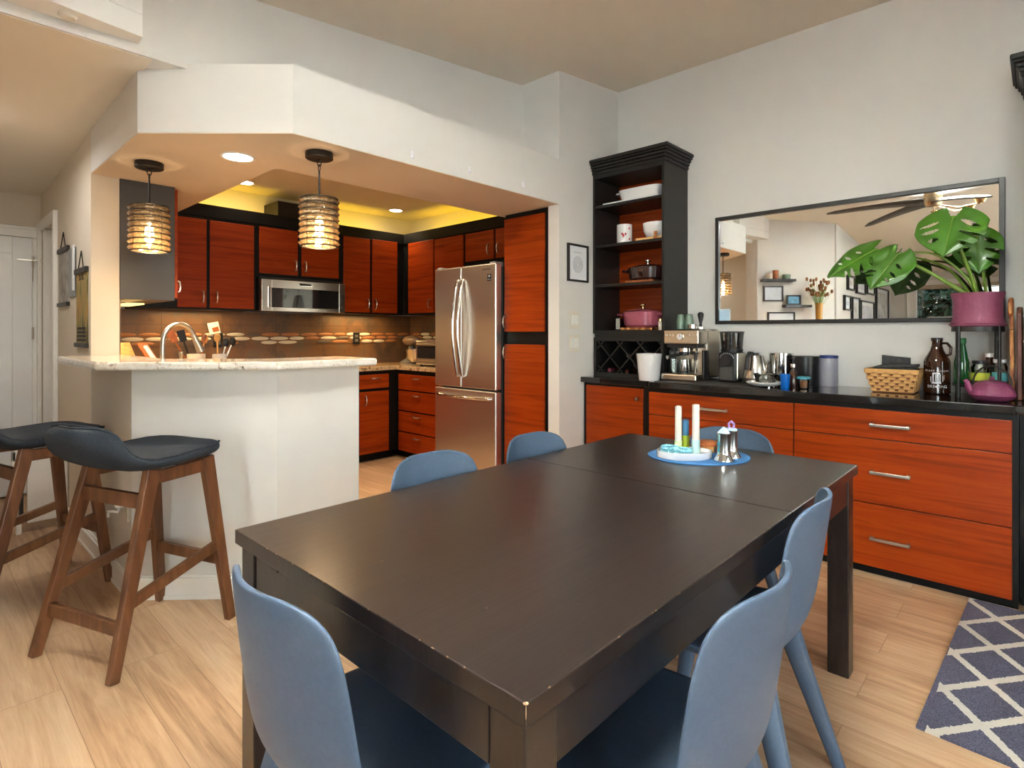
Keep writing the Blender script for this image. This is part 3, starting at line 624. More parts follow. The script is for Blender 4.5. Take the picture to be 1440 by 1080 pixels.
# base cabinets
G = 'base kitchen cabinets'
c = thing('base_cabinet', 'cherry base cabinet with one drawer over one door, back kitchen wall', 'cabinet', (3.0, 4.86, 0), group=G)
obj('body', M().box(2.80, 4.60, 0.075, 3.268, YB, 0.853).box(2.80, 4.67, 0, 3.268, YB, 0.075), BLACK, c)
frontY(c, 'drawer', 2.845, 3.165, 0.690, 0.820, 4.60, ('h', 3.01, 0.785)); frontY(c, 'door', 2.845, 3.165, 0.085, 0.662, 4.60, ('v', 2.90, 0.585))
c = thing('base_cabinet', 'cherry base cabinet of four drawers left of the refrigerator', 'cabinet', (3.54, 4.2, 0), group=G)
obj('body', M().box(3.27, 3.69, 0.075, XW-0.02, YB, 0.853).box(3.33, 3.69, 0, XW-0.02, YB, 0.075), BLACK, c)
for z0, z1 in ((0.668, 0.815), (0.470, 0.655), (0.270, 0.457), (0.080, 0.257)): frontX(c, 'drawer', 3.78, 4.55, z0, z1, 3.27, ('h', 4.255, z1-0.035))
c = thing('base_cabinet', 'cherry sink base behind the white peninsula wall', 'cabinet', (1.1, 3.3, 0), group=G)
obj('body', M().prism([(1.585, 2.692), (1.22, 2.692), (0.838, 3.076), (0.838, 5.09), (1.40, 5.09), (1.40, 3.40), (1.55, 3.25), (1.585, 3.25)], 0.0, 0.853), BLACK, c)
for y0, y1 in ((3.45, 3.95), (3.98, 4.50)):
    d = obj('door', M().box(1.40, y0, 0.09, 1.418, y1, 0.82), CHY, c, bev=0.002); obj('handle', M().tube([(1.418, y0+0.05, 0.66), (1.445, y0+0.05, 0.68), (1.445, y0+0.05, 0.72), (1.418, y0+0.05, 0.74)], 0.005, 8), NICKEL, d)
c = thing('base_cabinet', 'cherry base cabinet under the back counter, mostly behind the bar', 'cabinet', (2.1, 4.86, 0), group=G)
obj('body', M().box(1.402, 4.60, 0.075, 2.798, YB, 0.853).box(1.402, 4.67, 0, 2.798, YB, 0.075), BLACK, c)
for k in range(3): frontY(c, 'door', 1.46+0.445*k, 1.88+0.445*k, 0.09, 0.82, 4.60, ('v', 1.84+0.445*k, 0.74))
wt = obj('kitchen_worktop', M().prism([(1.588, 2.690), (1.215, 2.690), (0.836, 3.070), (0.836, 5.103), (XW-0.003, 5.103), (XW-0.003, 3.685), (3.245, 3.685), (3.245, 4.575), (1.43, 4.575), (1.43, 3.42), (1.57, 3.28), (1.588, 3.28)], 0.855, 0.895), GRANB, bev=0.005)
tag(wt, 'brown speckled granite counter along the back kitchen wall, below the bar', 'countertop')
bc = obj('bar_counter', M().prism([(0.55, 3.862), (0.55, 2.968), (1.10, 2.418), (1.605, 2.418), (1.605, 2.78), (1.19, 2.78), (0.86, 3.11), (0.86, 3.862)], 1.051, 1.088), GRANW, bev=0.012, seg=3)
tag(bc, 'pale speckled granite breakfast bar on the white peninsula wall', 'countertop')
# backsplash
st('wall_backsplash', M().box(0.836, 5.104, 0.896, XW-0.004, 5.119, 1.395).box(3.805, 3.69, 0.896, XW-0.001, 5.104, 1.395).box(0.835, 3.88, 0.896, 0.842, 5.104, 1.41), SLT)
random.seed(11)
m_ = M().box(0.842, 5.100, 1.105, 3.80, 5.1045, 1.218).box(3.800, 3.70, 1.105, 3.8055, 5.10, 1.218)
PEB = [plain('pale_pebble', srgb(206, 200, 184), 0.5, var=0.12), plain('rust_pebble', srgb(164, 112, 74), 0.5, var=0.15), plain('grey_pebble', srgb(92, 82, 74), 0.5)]
for row in range(3):
    z = 1.198-0.036*row; x = 0.87+0.07*(row % 2)
    while x < 3.76:
        L_ = random.uniform(0.13, 0.19)
        if not (row == 2 and random.random() < 0.45): m_.ell((x+L_/2, 5.1005, z), L_/2, 0.007, 0.0165, 12, 6, mi=random.choice((1, 1, 1, 2, 2, 3)))
        x += L_+0.004
    y = 5.06
    while y > 3.8:
        L_ = random.uniform(0.13, 0.19); m_.ell((3.8005, y-L_/2, z), 0.007, L_/2, 0.0165, 12, 6, mi=random.choice((1, 1, 2, 2, 3))); y -= L_+0.004
st('trim_pebble', m_, [SLT]+PEB, smooth=True)
def outlet(lab, x, z):
    t = thing('wall_outlet', lab, 'outlet', (x, 5.1, z))
    obj('plate', M().box(x-0.037, 5.090, z-0.06, x+0.037, 5.100, z+0.06), OUTB, t, bev=0.003)
    m_ = M()
    for dz in (-0.022, 0.022): m_.box(x-0.018, 5.0885, z+dz-0.014, x+0.018, 5.0905, z+dz+0.014)
    obj('socket', m_, plain('grey_socket', (0.10, 0.10, 0.10), 0.4), t); return t
outlet('black outlet on the pebble backsplash right of the microwave', 3.125, 1.158)
outlet('black outlet on the backsplash behind the utensil crocks', 1.80, 1.15)
# items near the sink
fa = thing('kitchen_faucet', 'tall arched brushed-nickel kitchen faucet behind the bar', 'faucet', (0.925, 3.40, 0.895))
pts = [(0.925, 3.40, 0.895), (0.925, 3.40, 1.13)]
for i in range(1, 15):
    a = PI-PI*0.86*i/14; R_ = 0.085
    pts.append((0.925+ (R_+R_*math.cos(a))*0.98, 3.40+(R_+R_*math.cos(a))*0.18, 1.155+R_*1.28*math.sin(a)))
e_ = Vector(pts[-1]); dr = (e_-Vector(pts[-2])).normalized()
obj('spout', M().tube(pts, 0.0125, 12), NICKEL, fa, smooth=True)
obj('spray_head', M().tube([e_, e_+dr*0.03, e_+dr*0.06, e_+dr*0.10], [0.014, 0.016, 0.019, 0.023], 12), NICKEL, fa, smooth=True)
obj('base_plate', M().lathe([(0.028, 0), (0.028, 0.012), (0.018, 0.03), (0.016, 0.06)], (0.925, 3.40, 0.895), 16), NICKEL, fa, smooth=True)
t = thing('soap_dispenser', 'small nickel soap pump just right of the faucet', 'soap dispenser', (1.02, 3.42, 0.895))
obj('body', M().lathe([(0.014, 0), (0.014, 0.09), (0.010, 0.10), (0.010, 0.19), (0.013, 0.195), (0.013, 0.215), (0.004, 0.218)], (1.02, 3.42, 0.895), 12), NICKEL, t, smooth=True)
t = thing('cutting_board', 'light wooden cutting board leaning against the wall behind the bar, by the pillar', 'cutting board', (0.95, 4.5, 0.895))
m_ = M(); m_.bar((1.06, 4.55, 0.897), (0.99, 4.62, 1.145), 0.22, 0.018, up=(1, -1, 0)); obj('board', m_, OAKL, t, bev=0.006)
t = thing('wooden_platter', 'round-edged wooden board with a white stripe next to the light cutting board', 'cutting board', (1.12, 4.42, 0.895))
m_ = M(); m_.bar((1.22, 4.44, 0.897), (1.11, 4.55, 1.14), 0.10, 0.02, up=(1, -1, 0)); b_ = obj('board', m_, TERRA, t, bev=0.008); m_ = M(); m_.bar((1.215, 4.43, 0.93), (1.12, 4.525, 1.12), 0.03, 0.022, up=(1, -1, 0)); obj('stripe', m_, WHITEP, b_)
def crock(lab, x, y, r, hh, m):
    t = thing('utensil_crock', lab, 'crock', (x, y, 0.895))
    obj('body', M().lathe([(r*0.92, 0), (r, 0.01), (r, hh), (r*0.9, hh), (r*0.86, 0.02), (0, 0.015)], (x, y, 0.895), 24), m, t, smooth=True)
crock('cream stoneware crock of utensils under the faucet spray head', 1.44, 4.50, 0.060, 0.165, CERG)
crock('white crock of utensils right of the cream crock', 1.60, 4.50, 0.050, 0.16, CERAM)
def utensil(name, lab, p0, p1, m, mh, kind):
    t = thing(name, lab, 'utensil', p0, group='utensils in the crocks behind the bar'); p0 = Vector(p0); p1 = Vector(p1); d = (p1-p0).normalized()
    obj('shaft', M().tube([p0, p1], 0.006, 8), m, t, smooth=True)
    m_ = M()
    if kind == 'spoon': m_.ell(p1+d*0.028, 0.024, 0.009, 0.036)
    else: m_.bar(p1, p1+d*0.085, 0.045, 0.006, 0.055, 0.006, up=(0, 1, 0))
    obj('head', m_, mh, t, smooth=(kind == 'spoon'))
BZ = 0.925
utensil('wooden_spatula', 'brown wooden spatula leaning left out of the cream crock', (1.42, 4.50, BZ), (1.31, 4.52, 1.15), TERRA, TERRA, 'flat')
utensil('slotted_turner', 'black turner in the cream crock beside the wooden spatula', (1.43, 4.51, BZ), (1.365, 4.52, 1.15), BPLAST, BPLAST, 'flat')
utensil('wooden_spoon', 'light wooden spoon standing above the white crock', (1.59, 4.50, BZ), (1.585, 4.50, 1.15), OAKL, OAKL, 'spoon')
utensil('serving_spoon', 'dark serving spoon behind the faucet head', (1.46, 4.50, BZ), (1.50, 4.52, 1.14), ACAC, ACAC, 'spoon')
utensil('steel_ladle', 'steel ladle leaning right out of the white crock', (1.61, 4.50, BZ), (1.685, 4.50, 1.12), NICKEL, BRONZE, 'spoon')
utensil('black_whisk', 'black and steel whisk between wooden spoon and ladle', (1.60, 4.51, BZ), (1.645, 4.51, 1.11), NICKEL, BPLAST, 'spoon')
t = thing('photo_card', 'small white photo card tilted on top of the black outlet behind the crocks', 'card', (1.78, 5.08, 1.21))
m_ = M(); m_.bar((1.775, 5.085, 1.205), (1.755, 5.090, 1.30), 0.088, 0.003, up=(0, 1, 0)); cdm = obj('card', m_, PAPER, t)
m_ = M(); m_.bar((1.782, 5.082, 1.225), (1.772, 5.085, 1.26), 0.05, 0.003, up=(0, 1, 0)); obj('picture', m_, TERRA, cdm)
t = thing('sponge_tray', 'pale sink tray with a dark bottle stopper behind the bar', 'tray', (1.17, 3.9, 0.895))
obj('tray', M().box(1.02, 4.2, 0.896, 1.30, 4.32, 0.965), plain('grey_tray', srgb(150, 150, 156), 0.4), t, bev=0.01); obj('stopper', M().lathe([(0.02, 0.07), (0.02, 0.10), (0.012, 0.11), (0.024, 0.135)], (1.20, 4.26, 0.895), 12), BPLAST, t)
# toaster oven and stand mixer
to = thing('toaster_oven', 'small steel toaster oven on the counter beside the refrigerator', 'toaster oven', (3.44, 4.12, 0.895))
obj('body', M().box(3.338, 3.86, 0.912, 3.66, 4.39, 1.138), STEELH, to, bev=0.008)
d = obj('door', M().box(3.324, 3.92, 0.950, 3.340, 4.365, 1.108), STEELH, to, bev=0.003); obj('door_glass', M().box(3.320, 3.94, 0.972, 3.326, 4.345, 1.090), DGLASS, d)
obj('handle', M().tube([(3.326, 4.33, 1.104), (3.30, 4.33, 1.108), (3.30, 3.95, 1.108), (3.326, 3.95, 1.104)], 0.007, 8), NICKEL, d, smooth=True)
m_ = M()
for yy in (3.90, 4.35):
    for xx in (3.38, 3.62): m_.lathe([(0.014, 0), (0.016, 0.02)], (xx, yy, 0.895), 10)
obj('foot', m_, BPLAST, to)
t = thing('tray_stack', 'silver baking tray with small clips lying on the toaster oven', 'tray', (3.5, 4.14, 1.139))
obj('tray', M().box(3.37, 3.95, 1.139, 3.64, 4.33, 1.152), CHROME, t, bev=0.004)
sm = thing('stand_mixer', 'grey stand mixer half hidden behind the toaster oven', 'mixer', (3.62, 4.83, 0.895))
obj('base', M().lathe([(0.12, 0), (0.12, 0.015), (0.06, 0.05), (0.04, 0.12), (0.035, 0.2)], (3.62, 4.83, 0.895), 20), plain('mixer_grey', srgb(110, 108, 104), 0.3), sm, smooth=True)
obj('head', M().ell((3.60, 4.80, 1.13), 0.07, 0.14, 0.055), plain('mixer_grey_head', srgb(120, 100, 84), 0.3), sm, smooth=True)
obj('bowl', M().lathe([(0.05, 0.02), (0.085, 0.06), (0.10, 0.15), (0.096, 0.15), (0.08, 0.07), (0.0, 0.03)], (3.56, 4.68, 0.895), 20), STEEL, sm, smooth=True)
# recessed lamps
def can(lab, x, y, z, r, power, col=(1, 0.80, 0.55)):
    t = thing('recessed_light', lab, 'ceiling light', (x, y, z), group='recessed lamps')
    obj('trim_ring', M().lathe([(r, 0), (r+0.014, -0.001), (r+0.014, -0.006), (r, -0.005)], (x, y, z), 28, closed=True), WHITE, t, smooth=True)
    obj('lamp', M().lathe([(0.0, -0.003), (r, -0.003), (r, -0.001), (0.0, -0.001)], (x, y, z), 28), CAN, t)
    l = bpy.data.lights.new('recessed_lamp', 'SPOT'); l.energy = power; l.color = col; l.spot_size = math.radians(120); l.spot_blend = 0.6; l.shadow_soft_size = 0.05
    o = bpy.data.objects.new('recessed_lamp', l); COL.objects.link(o); o.location = (x, y, z-0.02)
can('recessed lamp in the soffit between the two pendants', 1.138, 2.955, ZS-0.004, 0.068, 27)
can('recessed lamp in the yellow tray ceiling, towards the corner', 3.37, 4.76, 2.45, 0.06, 16)
can('added fill lamp in the tray, unseen behind the soffit, in front of the refrigerator', 2.45, 3.50, 2.45, 0.06, 42)  # extra lamp put in to brighten the cabinet fronts
can('recessed lamp in the yellow tray ceiling, cut by the soffit edge', 1.90, 4.78, 2.45, 0.06, 16)
t = thing('under_cabinet_light', 'warm lamp bar under the grey-ended cabinet by the pillar', 'light', (1.0, 4.2, 1.39))
obj('bar', M().box(0.90, 4.0, 1.385, 0.99, 4.35, 1.394), UCL, t)
area('under_cabinet_lamp', (1.0, 4.3, 1.38), (0, 0, 0), 0.1, 0.5, 3, WARM)
area('under_cabinet_lamp_back', (3.1, 4.95, 1.385), (0, 0, 0), 0.5, 0.06, 2.2, (1, 0.6, 0.22))
area('under_cabinet_lamp_corner', (1.6, 4.95, 1.385), (0, 0, 0), 0.5, 0.06, 1.5, (1, 0.62, 0.25))
# pendants
def pendant(x, y, lab):
    t = thing('pendant_lamp', lab, 'pendant lamp', (x, y, ZS-0.004), group='crystal pendants over the bar')
    Z = ZS-0.004
    obj('canopy', M().lathe([(0.064, 0), (0.066, -0.004), (0.066, -0.028), (0.060, -0.032), (0.004, -0.034)], (x, y, Z), 28), BRONZE, t, smooth=True)
    m_ = M()
    for k, zz in enumerate((-0.050, -0.074)):
        ring = []
        for i in range(17):
            a = 2*PI*i/16; ring.append((x+(0.010*math.cos(a) if k == 0 else 0), y+(0 if k == 0 else 0.010*math.cos(a)), Z+zz+0.016*math.sin(a)))
        m_.tube(ring, 0.0025, 6)
    obj('chain', m_, BRONZE, t, smooth=True)
    obj('rod', M().tube([(x, y, Z-0.088), (x, y, 1.86)], 0.0048, 8), BRONZE, t, smooth=True)
    obj('socket', M().lathe([(0.006, 0.0), (0.02, -0.005), (0.02, -0.07), (0.012, -0.075)], (x, y, 1.862), 14), BRONZE, t, smooth=True)
    obj('bulb', M().lathe([(0.004, 0), (0.014, -0.01), (0.022, -0.05), (0.022, -0.09), (0.012, -0.115), (0.001, -0.12)], (x, y, 1.79), 14), BULB, t, smooth=True)
    sh = M(); R0 = 0.094; n = 14; H_ = 0.0285
    for k in range(8):
        z0 = 1.640+k*0.0292; off = 0.5*(k % 2)
        for i in range(n):
            a0 = 2*PI*(i+off+0.03)/n; a1 = 2*PI*(i+off+0.97)/n
            prof = [(R0-0.010, 0.001), (R0+0.004, H_*0.5), (R0-0.010, H_-0.001), (R0-0.022, H_*0.5)]
            q = []
            for a in (a0, a1): q.append([sh.b.verts.new((x+r*math.cos(a), y+r*math.sin(a), z0+zz)) for r, zz in prof])
            sh.b.faces.new(q[0]); sh.b.faces.new(q[1][::-1])
            for j in range(4): sh.b.faces.new((q[0][j], q[1][j], q[1][(j+1) % 4], q[0][(j+1) % 4]))
    s_ = obj('crystal_shade', sh, CRYST, t)
    m_ = M()
    for k in range(9):
        z0 = 1.6395+k*0.0292
        m_.lathe([(R0-0.014, -0.0022), (R0-0.003, -0.0022), (R0-0.003, 0.0022), (R0-0.014, 0.0022)], (x, y, z0), 28, closed=True)
    for i in range(4):
        a = 2*PI*i/4+0.4; m_.tube([(x+0.087*math.cos(a), y+0.087*math.sin(a), 1.638), (x+0.087*math.cos(a), y+0.087*math.sin(a), 1.875)], 0.002, 6)
        m_.tube([(x, y, 1.872), (x+0.087*math.cos(a), y+0.087*math.sin(a), 1.872)], 0.002, 6)
    obj('wire_frame', m_, BRONZE, t)
    l = bpy.data.lights.new('pendant_bulb', 'POINT'); l.energy = 3.2; l.color = WARM; l.shadow_soft_size = 0.02
    o = bpy.data.objects.new('pendant_bulb', l); COL.objects.link(o); o.location = (x, y, 1.655)
pendant(0.864, 3.402, 'left crystal-ring pendant lamp, in front of the grey end panel')
pendant(1.389, 2.602, 'right crystal-ring pendant lamp, in front of the upper cabinets')
# clear hooks on the soffit face
for i, (x, z, lab) in enumerate(((1.825, 2.155, 'clear adhesive hook on the soffit face, nearest the right pendant'), (2.235, 2.16, 'clear adhesive hook on the soffit face, middle of the three'), (2.70, 2.165, 'clear adhesive hook on the soffit face, nearest the pantry'))):
    t = thing('adhesive_hook', lab, 'hook', (x, YC, z), group='clear hooks on the soffit')
    obj('plate', M().box(x-0.008, YC-0.003, z-0.022, x+0.008, YC, z+0.022), WHITEP, t, bev=0.001)
    obj('hook', M().tube([(x, YC-0.003, z-0.005), (x, YC-0.010, z-0.016), (x, YC-0.016, z-0.012), (x, YC-0.016, z-0.004)], 0.003, 8), WHITEP, t)

# wall things beside the bookcase
def picture(name, lab, x0, x1, z0, z1, y, art):
    t = thing(name, lab, 'picture', ((x0+x1)/2, y, z0)); f = 0.014
    obj('frame', M().box(x0, y-0.02, z0, x0+f, y, z1).box(x1-f, y-0.02, z0, x1, y, z1).box(x0+f, y-0.02, z1-f, x1-f, y, z1).box(x0+f, y-0.02, z0, x1-f, y, z0+f), FRAMEB, t, bev=0.002)
    obj('print', M().box(x0+f, y-0.008, z0+f, x1-f, y-0.002, z1-f), PAPER, t)
    if art:
        m_ = M(); cx, cz = (x0+x1)/2, (z0+z1)/2-0.01
        for k in range(6):
            r = 0.012+0.009*k; ring = [(cx+r*math.cos(2*PI*i/24), y-0.0085, cz+r*math.sin(2*PI*i/24)) for i in range(25)]; m_.tube(ring, 0.0013, 4)
        m_.box(cx-0.045, y-0.0090, cz+0.085, cx+0.045, y-0.0082, cz+0.088)
        obj('drawing', m_, INK, t)
picture('framed_print', 'small black-framed print with a grey round drawing, wall left of the bookcase', 3.160, 3.400, 1.578, 1.845, YC, True)
for z, lab in ((1.305, 'double rocker switch plate, upper of two beside the bookcase'), (1.140, 'double rocker switch plate, lower of two beside the bookcase')):
    t = thing('light_switch', lab, 'light switch', (3.245, YC, z), group='light switches beside the bookcase')
    obj('plate', M().box(3.185, YC-0.006, z-0.062, 3.305, YC, z+0.062), ALM, t, bev=0.003)
    for x in (3.222, 3.268): obj('rocker', M().box(x-0.017, YC-0.011, z-0.034, x+0.017, YC-0.005, z+0.034), CORD, t, bev=0.002)

# ------------------------------------------------------------------ sideboard
ZC = 0.897; XF = 3.30; XL = 3.364
sb = thing('sideboard', 'long cherry drawer sideboard under the wall mirror', 'sideboard', (3.55, 0.97, 0))
obj('body', M().box(XF, 0.072, 0.045, XW-0.004, 1.905, 0.858).box(XF+0.03, 0.075, 0, XW-0.02, 1.90, 0.045), BLACK, sb)
def barpull(parent, y, z, L=0.15):
    m_ = M()
    for s_ in (-1, 1): m_.box(XF-0.045, y+s_*L/2-0.008, z-0.008, XF-0.018, y+s_*L/2+0.008, z+0.008)
    m_.box(XF-0.047, y-L/2-0.008, z-0.007, XF-0.037, y+L/2+0.008, z+0.007)
    return obj('handle', m_, NICKEL, parent, bev=0.002)
for y0, y1, hy in ((0.094, 0.979, 0.541), (0.984, 1.857, 1.422)):
    for z0, z1, hz in ((0.689, 0.832, 0.757), (0.366, 0.685, 0.522), (0.050, 0.362, 0.195)):
        barpull(frontX(sb, 'drawer', y0, y1, z0, z1, XF), hy, hz)
lc = thing('side_cabinet', 'single-door cherry cabinet with a knob under the black bookcase', 'cabinet', (3.6, 2.17, 0))
obj('body', M().box(XL, 1.907, 0.045, XW-0.004, 2.428, 0.858).box(XL+0.03, 1.91, 0, XW-0.02, 2.425, 0.045), BLACK, lc)
d = frontX(lc, 'door', 1.936, 2.398, 0.06, 0.840, XL)
obj('knob', M().tube([(XL-0.018, 1.975, 0.772), (XL-0.030, 1.975, 0.772), (XL-0.034, 1.975, 0.772), (XL-0.044, 1.975, 0.772)], [0.006, 0.006, 0.014, 0.012], 14), NICKEL, d, smooth=True)
rc = thing('side_cabinet', 'black-sided cabinet at the right end of the sideboard', 'cabinet', (3.6, -0.2, 0))
obj('body', M().box(XL, -0.47, 0.045, XW-0.004, 0.070, 0.858).box(XL+0.03, -0.47, 0, XW-0.02, 0.068, 0.045), BLACK, rc)
frontX(rc, 'door', -0.44, 0.035, 0.06, 0.84, XL)
ct = obj('granite_slab', M().prism([(XL-0.044, 2.430), (XL-0.044, 1.878), (XF-0.025, 1.852), (XF-0.025, 0.085), (XL-0.044, 0.055), (XL-0.044, -0.48), (XW-0.002, -0.48), (XW-0.002, 2.430)], 0.859, ZC), GRANK, bev=0.004)
tag(ct, 'polished black granite top along the cherry sideboard', 'countertop')
# bookcases
def bookcase(lab, y0, y1, rack):
    b = thing('bookcase', lab, 'bookcase', (3.64, (y0+y1)/2, ZC)); xb = 3.471; s_ = 0.019; X1 = XW-0.003
    sx = 0.012
    m_ = M().box(xb, y0, 1.208, X1, y0+s_, 2.40).box(xb, y1-s_, 1.208, X1, y1, 2.40)
    m_.box(xb, y0+s_, 1.208, X1, y1-s_, 1.232).box(xb, y0+s_, 2.345, X1, y1-s_, 2.40)
    obj('case', m_, CHAR, b, bev=0.001)
    obj('back_panel', M().box(X1-0.012, y0+s_, 1.232, X1-0.004, y1-s_, 2.345), CHY, b)
    for z in (2.147, 1.857, 1.567): obj('shelf', M().box(xb+0.004, y0+s_, z-0.020, X1-0.012, y1-s_, z), CHAR, b, bev=0.001)
    m_ = M()
    for z0, z1, o_ in ((2.375, 2.400, 0.010), (2.400, 2.420, 0.018), (2.420, 2.440, 0.028), (2.440, 2.455, 0.040), (2.455, 2.480, 0.048)): m_.box(xb-o_, y0-o_, z0, X1, min(y1+o_, YC-0.001), z1)
    obj('crown', m_, CHAR, b, bev=0.006, seg=2)
    z0, z1 = ZC, 1.180
    m_ = M().box(xb, y0+0.008, z0, X1, y0+0.027, z1).box(xb, y1-0.027, z0, X1, y1-0.008, z1).box(xb, y0+0.027, z0, X1, y1-0.027, z0+0.028).box(xb, y0+0.027, z1-0.026, X1, y1-0.027, z1).box(X1-0.012, y0+0.027, z0+0.028, X1-0.004, y1-0.027, z1-0.026)
    rk = obj('wine_rack', m_, CHAR, b, bev=0.001)
    obj('spacer', M().box(xb+0.01, y0+0.012, z1, X1, y1-0.012, 1.208), CHAR, b)
    if rack:
        m_ = M(); a0, a1 = y0+0.027, y1-0.027; zz0, zz1 = z0+0.028, z1-0.026; Hh = zz1-zz0
        def clip(ya, za, yb, zb):
            pts = []
            for i in range(41):
                t_ = i/40; y = ya+(yb-ya)*t_; z = za+(zb-za)*t_
                if a0 <= y <= a1: pts.append((y, z))
            if len(pts) > 3: m_.bar((xb+0.15, pts[0][0], pts[0][1]), (xb+0.15, pts[-1][0], pts[-1][1]), 0.28, 0.010, up=(0, -(zb-za), (yb-ya)))
        for k in range(-2, 5):
            clip(a0+k*0.165-0.03, zz0, a0+k*0.165-0.03+Hh*0.95, zz1); clip(a0+k*0.165-0.03, zz1, a0+k*0.165-0.03+Hh*0.95, zz0)
        obj('lattice', m_, CHAR, rk)
    return b
bookcase('tall black bookcase with crown and cherry back, left end of the sideboard', 1.849, 2.427, True)
bookcase('second black bookcase cut off at the right frame edge', -0.50, 0.058, False)
def bottle(lab, y, z, m, foil):
    t = thing('wine_bottle', lab, 'bottle', (3.6, y, z), group='bottles in the wine rack')
    m_ = M(); prof = [(0.0, 0.036), (0.06, 0.036), (0.17, 0.036), (0.21, 0.016), (0.28, 0.014)]
    obj('body', M().tube([(3.785-d_, y, z) for d_, r in prof], [r for d_, r in prof], 14), m, t, smooth=True)
    obj('foil', M().tube([(3.545, y, z), (3.485, y, z)], [0.0150, 0.0155], 14), foil, t, smooth=True)
bottle('bottle with pink foil at the lower left of the wine rack', 2.292, 0.942, AMBER, plain('pink_foil', srgb(130, 60, 80), 0.35, 0.5))
bottle('bottle with silver cap low in the middle of the wine rack', 2.143, 0.938, AMBER, CHROME)
bottle('dark bottle lying on the lattice, middle of the wine rack', 2.135, 1.050, AMBER, BPLAST)
# things on the bookcase shelves (front at x 3.471)
def dish(name, lab, cx, cy, z, L, W_, hh, m, taper=0.86, lug=True):
    t = thing(name, lab, 'baking dish', (cx, cy, z))
    m_ = M(); n = 32
    def rr(a, l, w_, p=5): c, s_ = math.cos(a), math.sin(a); q = (abs(c)**p+abs(s_)**p)**(-1/p); return (cx+c*q*w_/2, cy+s_*q*l/2)
    rings = []
    for k, zz in ((taper, 0), (1, hh), (0.94, hh), (taper*0.94, 0.012)):
        rings.append([m_.b.verts.new((*rr(2*PI*i/n, L*k, W_*k), z+zz)) for i in range(n)])
    for a, b_ in zip(rings, rings[1:]):
        for i in range(n): m_.b.faces.new((a[i], a[(i+1) % n], b_[(i+1) % n], b_[i]))
    m_.b.faces.new(rings[0][::-1]); m_.b.faces.new(rings[-1])
    o = obj('body', m_, m, t, smooth=True)
    if lug:
        for s_ in (-1, 1): obj('handle', M().tube([(cx-0.05, cy+s_*L*0.49, z+hh*0.85), (cx-0.04, cy+s_*(L*0.49+0.03), z+hh*0.88), (cx+0.04, cy+s_*(L*0.49+0.03), z+hh*0.88), (cx+0.05, cy+s_*L*0.49, z+hh*0.85)], 0.007, 8), m, t, smooth=True)
    return t
dish('baking_dish', 'white rectangular baking dish on the top bookcase shelf', 3.585, 2.07, 2.161, 0.34, 0.20, 0.072, CERAM)
t = thing('serving_platter', 'flat white platter beneath the baking dish on the top shelf', 'platter', (3.585, 2.10, 2.147))
obj('plate', M().box(3.484, 1.90, 2.148, 3.69, 2.352, 2.160), CERAM, t, bev=0.005, seg=3)
t = thing('lidded_dish', 'white dish with a loop handle behind the baking dish on the top shelf', 'dish', (3.74, 2.10, 2.147))
obj('body', M().box(3.70, 1.95, 2.148, 3.785, 2.25, 2.26), CERAM, t, bev=0.02, seg=3)
obj('loop_handle', M().tube([(3.715, 2.10+0.035*math.cos(PI*i/10), 2.258+0.030*math.sin(PI*i/10)) for i in range(11)], 0.006, 8), CERAM, t, smooth=True)
t = thing('cherry_mug', 'white canister printed with red cherries on the second bookcase shelf', 'canister', (3.54, 2.20, 1.857))
bb = obj('body', M().lathe([(0.050, 0), (0.055, 0.006), (0.055, 0.132), (0.051, 0.132), (0.048, 0.012), (0, 0.010)], (3.54, 2.20, 1.858), 28), CERAM, t, smooth=True)
m_ = M()
for a, zz, r in ((3.55, 0.05, 0.013), (3.82, 0.06, 0.010), (3.40, 0.062, 0.009), (4.35, 0.025, 0.008), (4.30, 0.10, 0.008)): m_.ell((3.54+0.0545*math.cos(a), 2.20+0.0545*math.sin(a), 1.858+zz), 0.004, 0.008, r, 10, 6)
obj('cherry_print', m_, RED, bb)
t = thing('serving_bowl', 'wide white oval bowl on the second bookcase shelf', 'bowl', (3.60, 1.972, 1.857))
obj('body', M().lathe([(0.055, 0.0), (0.075, 0.012), (0.095, 0.05), (0.102, 0.105), (0.097, 0.105), (0.088, 0.05), (0.0, 0.016)], (3.60, 1.972, 1.876), 32, 0.95, 0.98), CERAM, t, smooth=True)
t = thing('wood_trivet', 'light wooden trivet under the white oval bowl', 'trivet', (3.6, 1.98, 1.857))
obj('slab', M().box(3.50, 1.89, 1.858, 3.70, 2.085, 1.8755), OAKL, t, bev=0.003)
t = thing('recipe_card', 'small brown tag leaning on the white oval bowl', 'card', (3.49, 1.925, 1.857))
m_ = M(); m_.bar((3.486, 1.925, 1.8585), (3.494, 1.925, 1.91), 0.025, 0.003, up=(1, 0, 0)); obj('card', m_, ACAC, t)
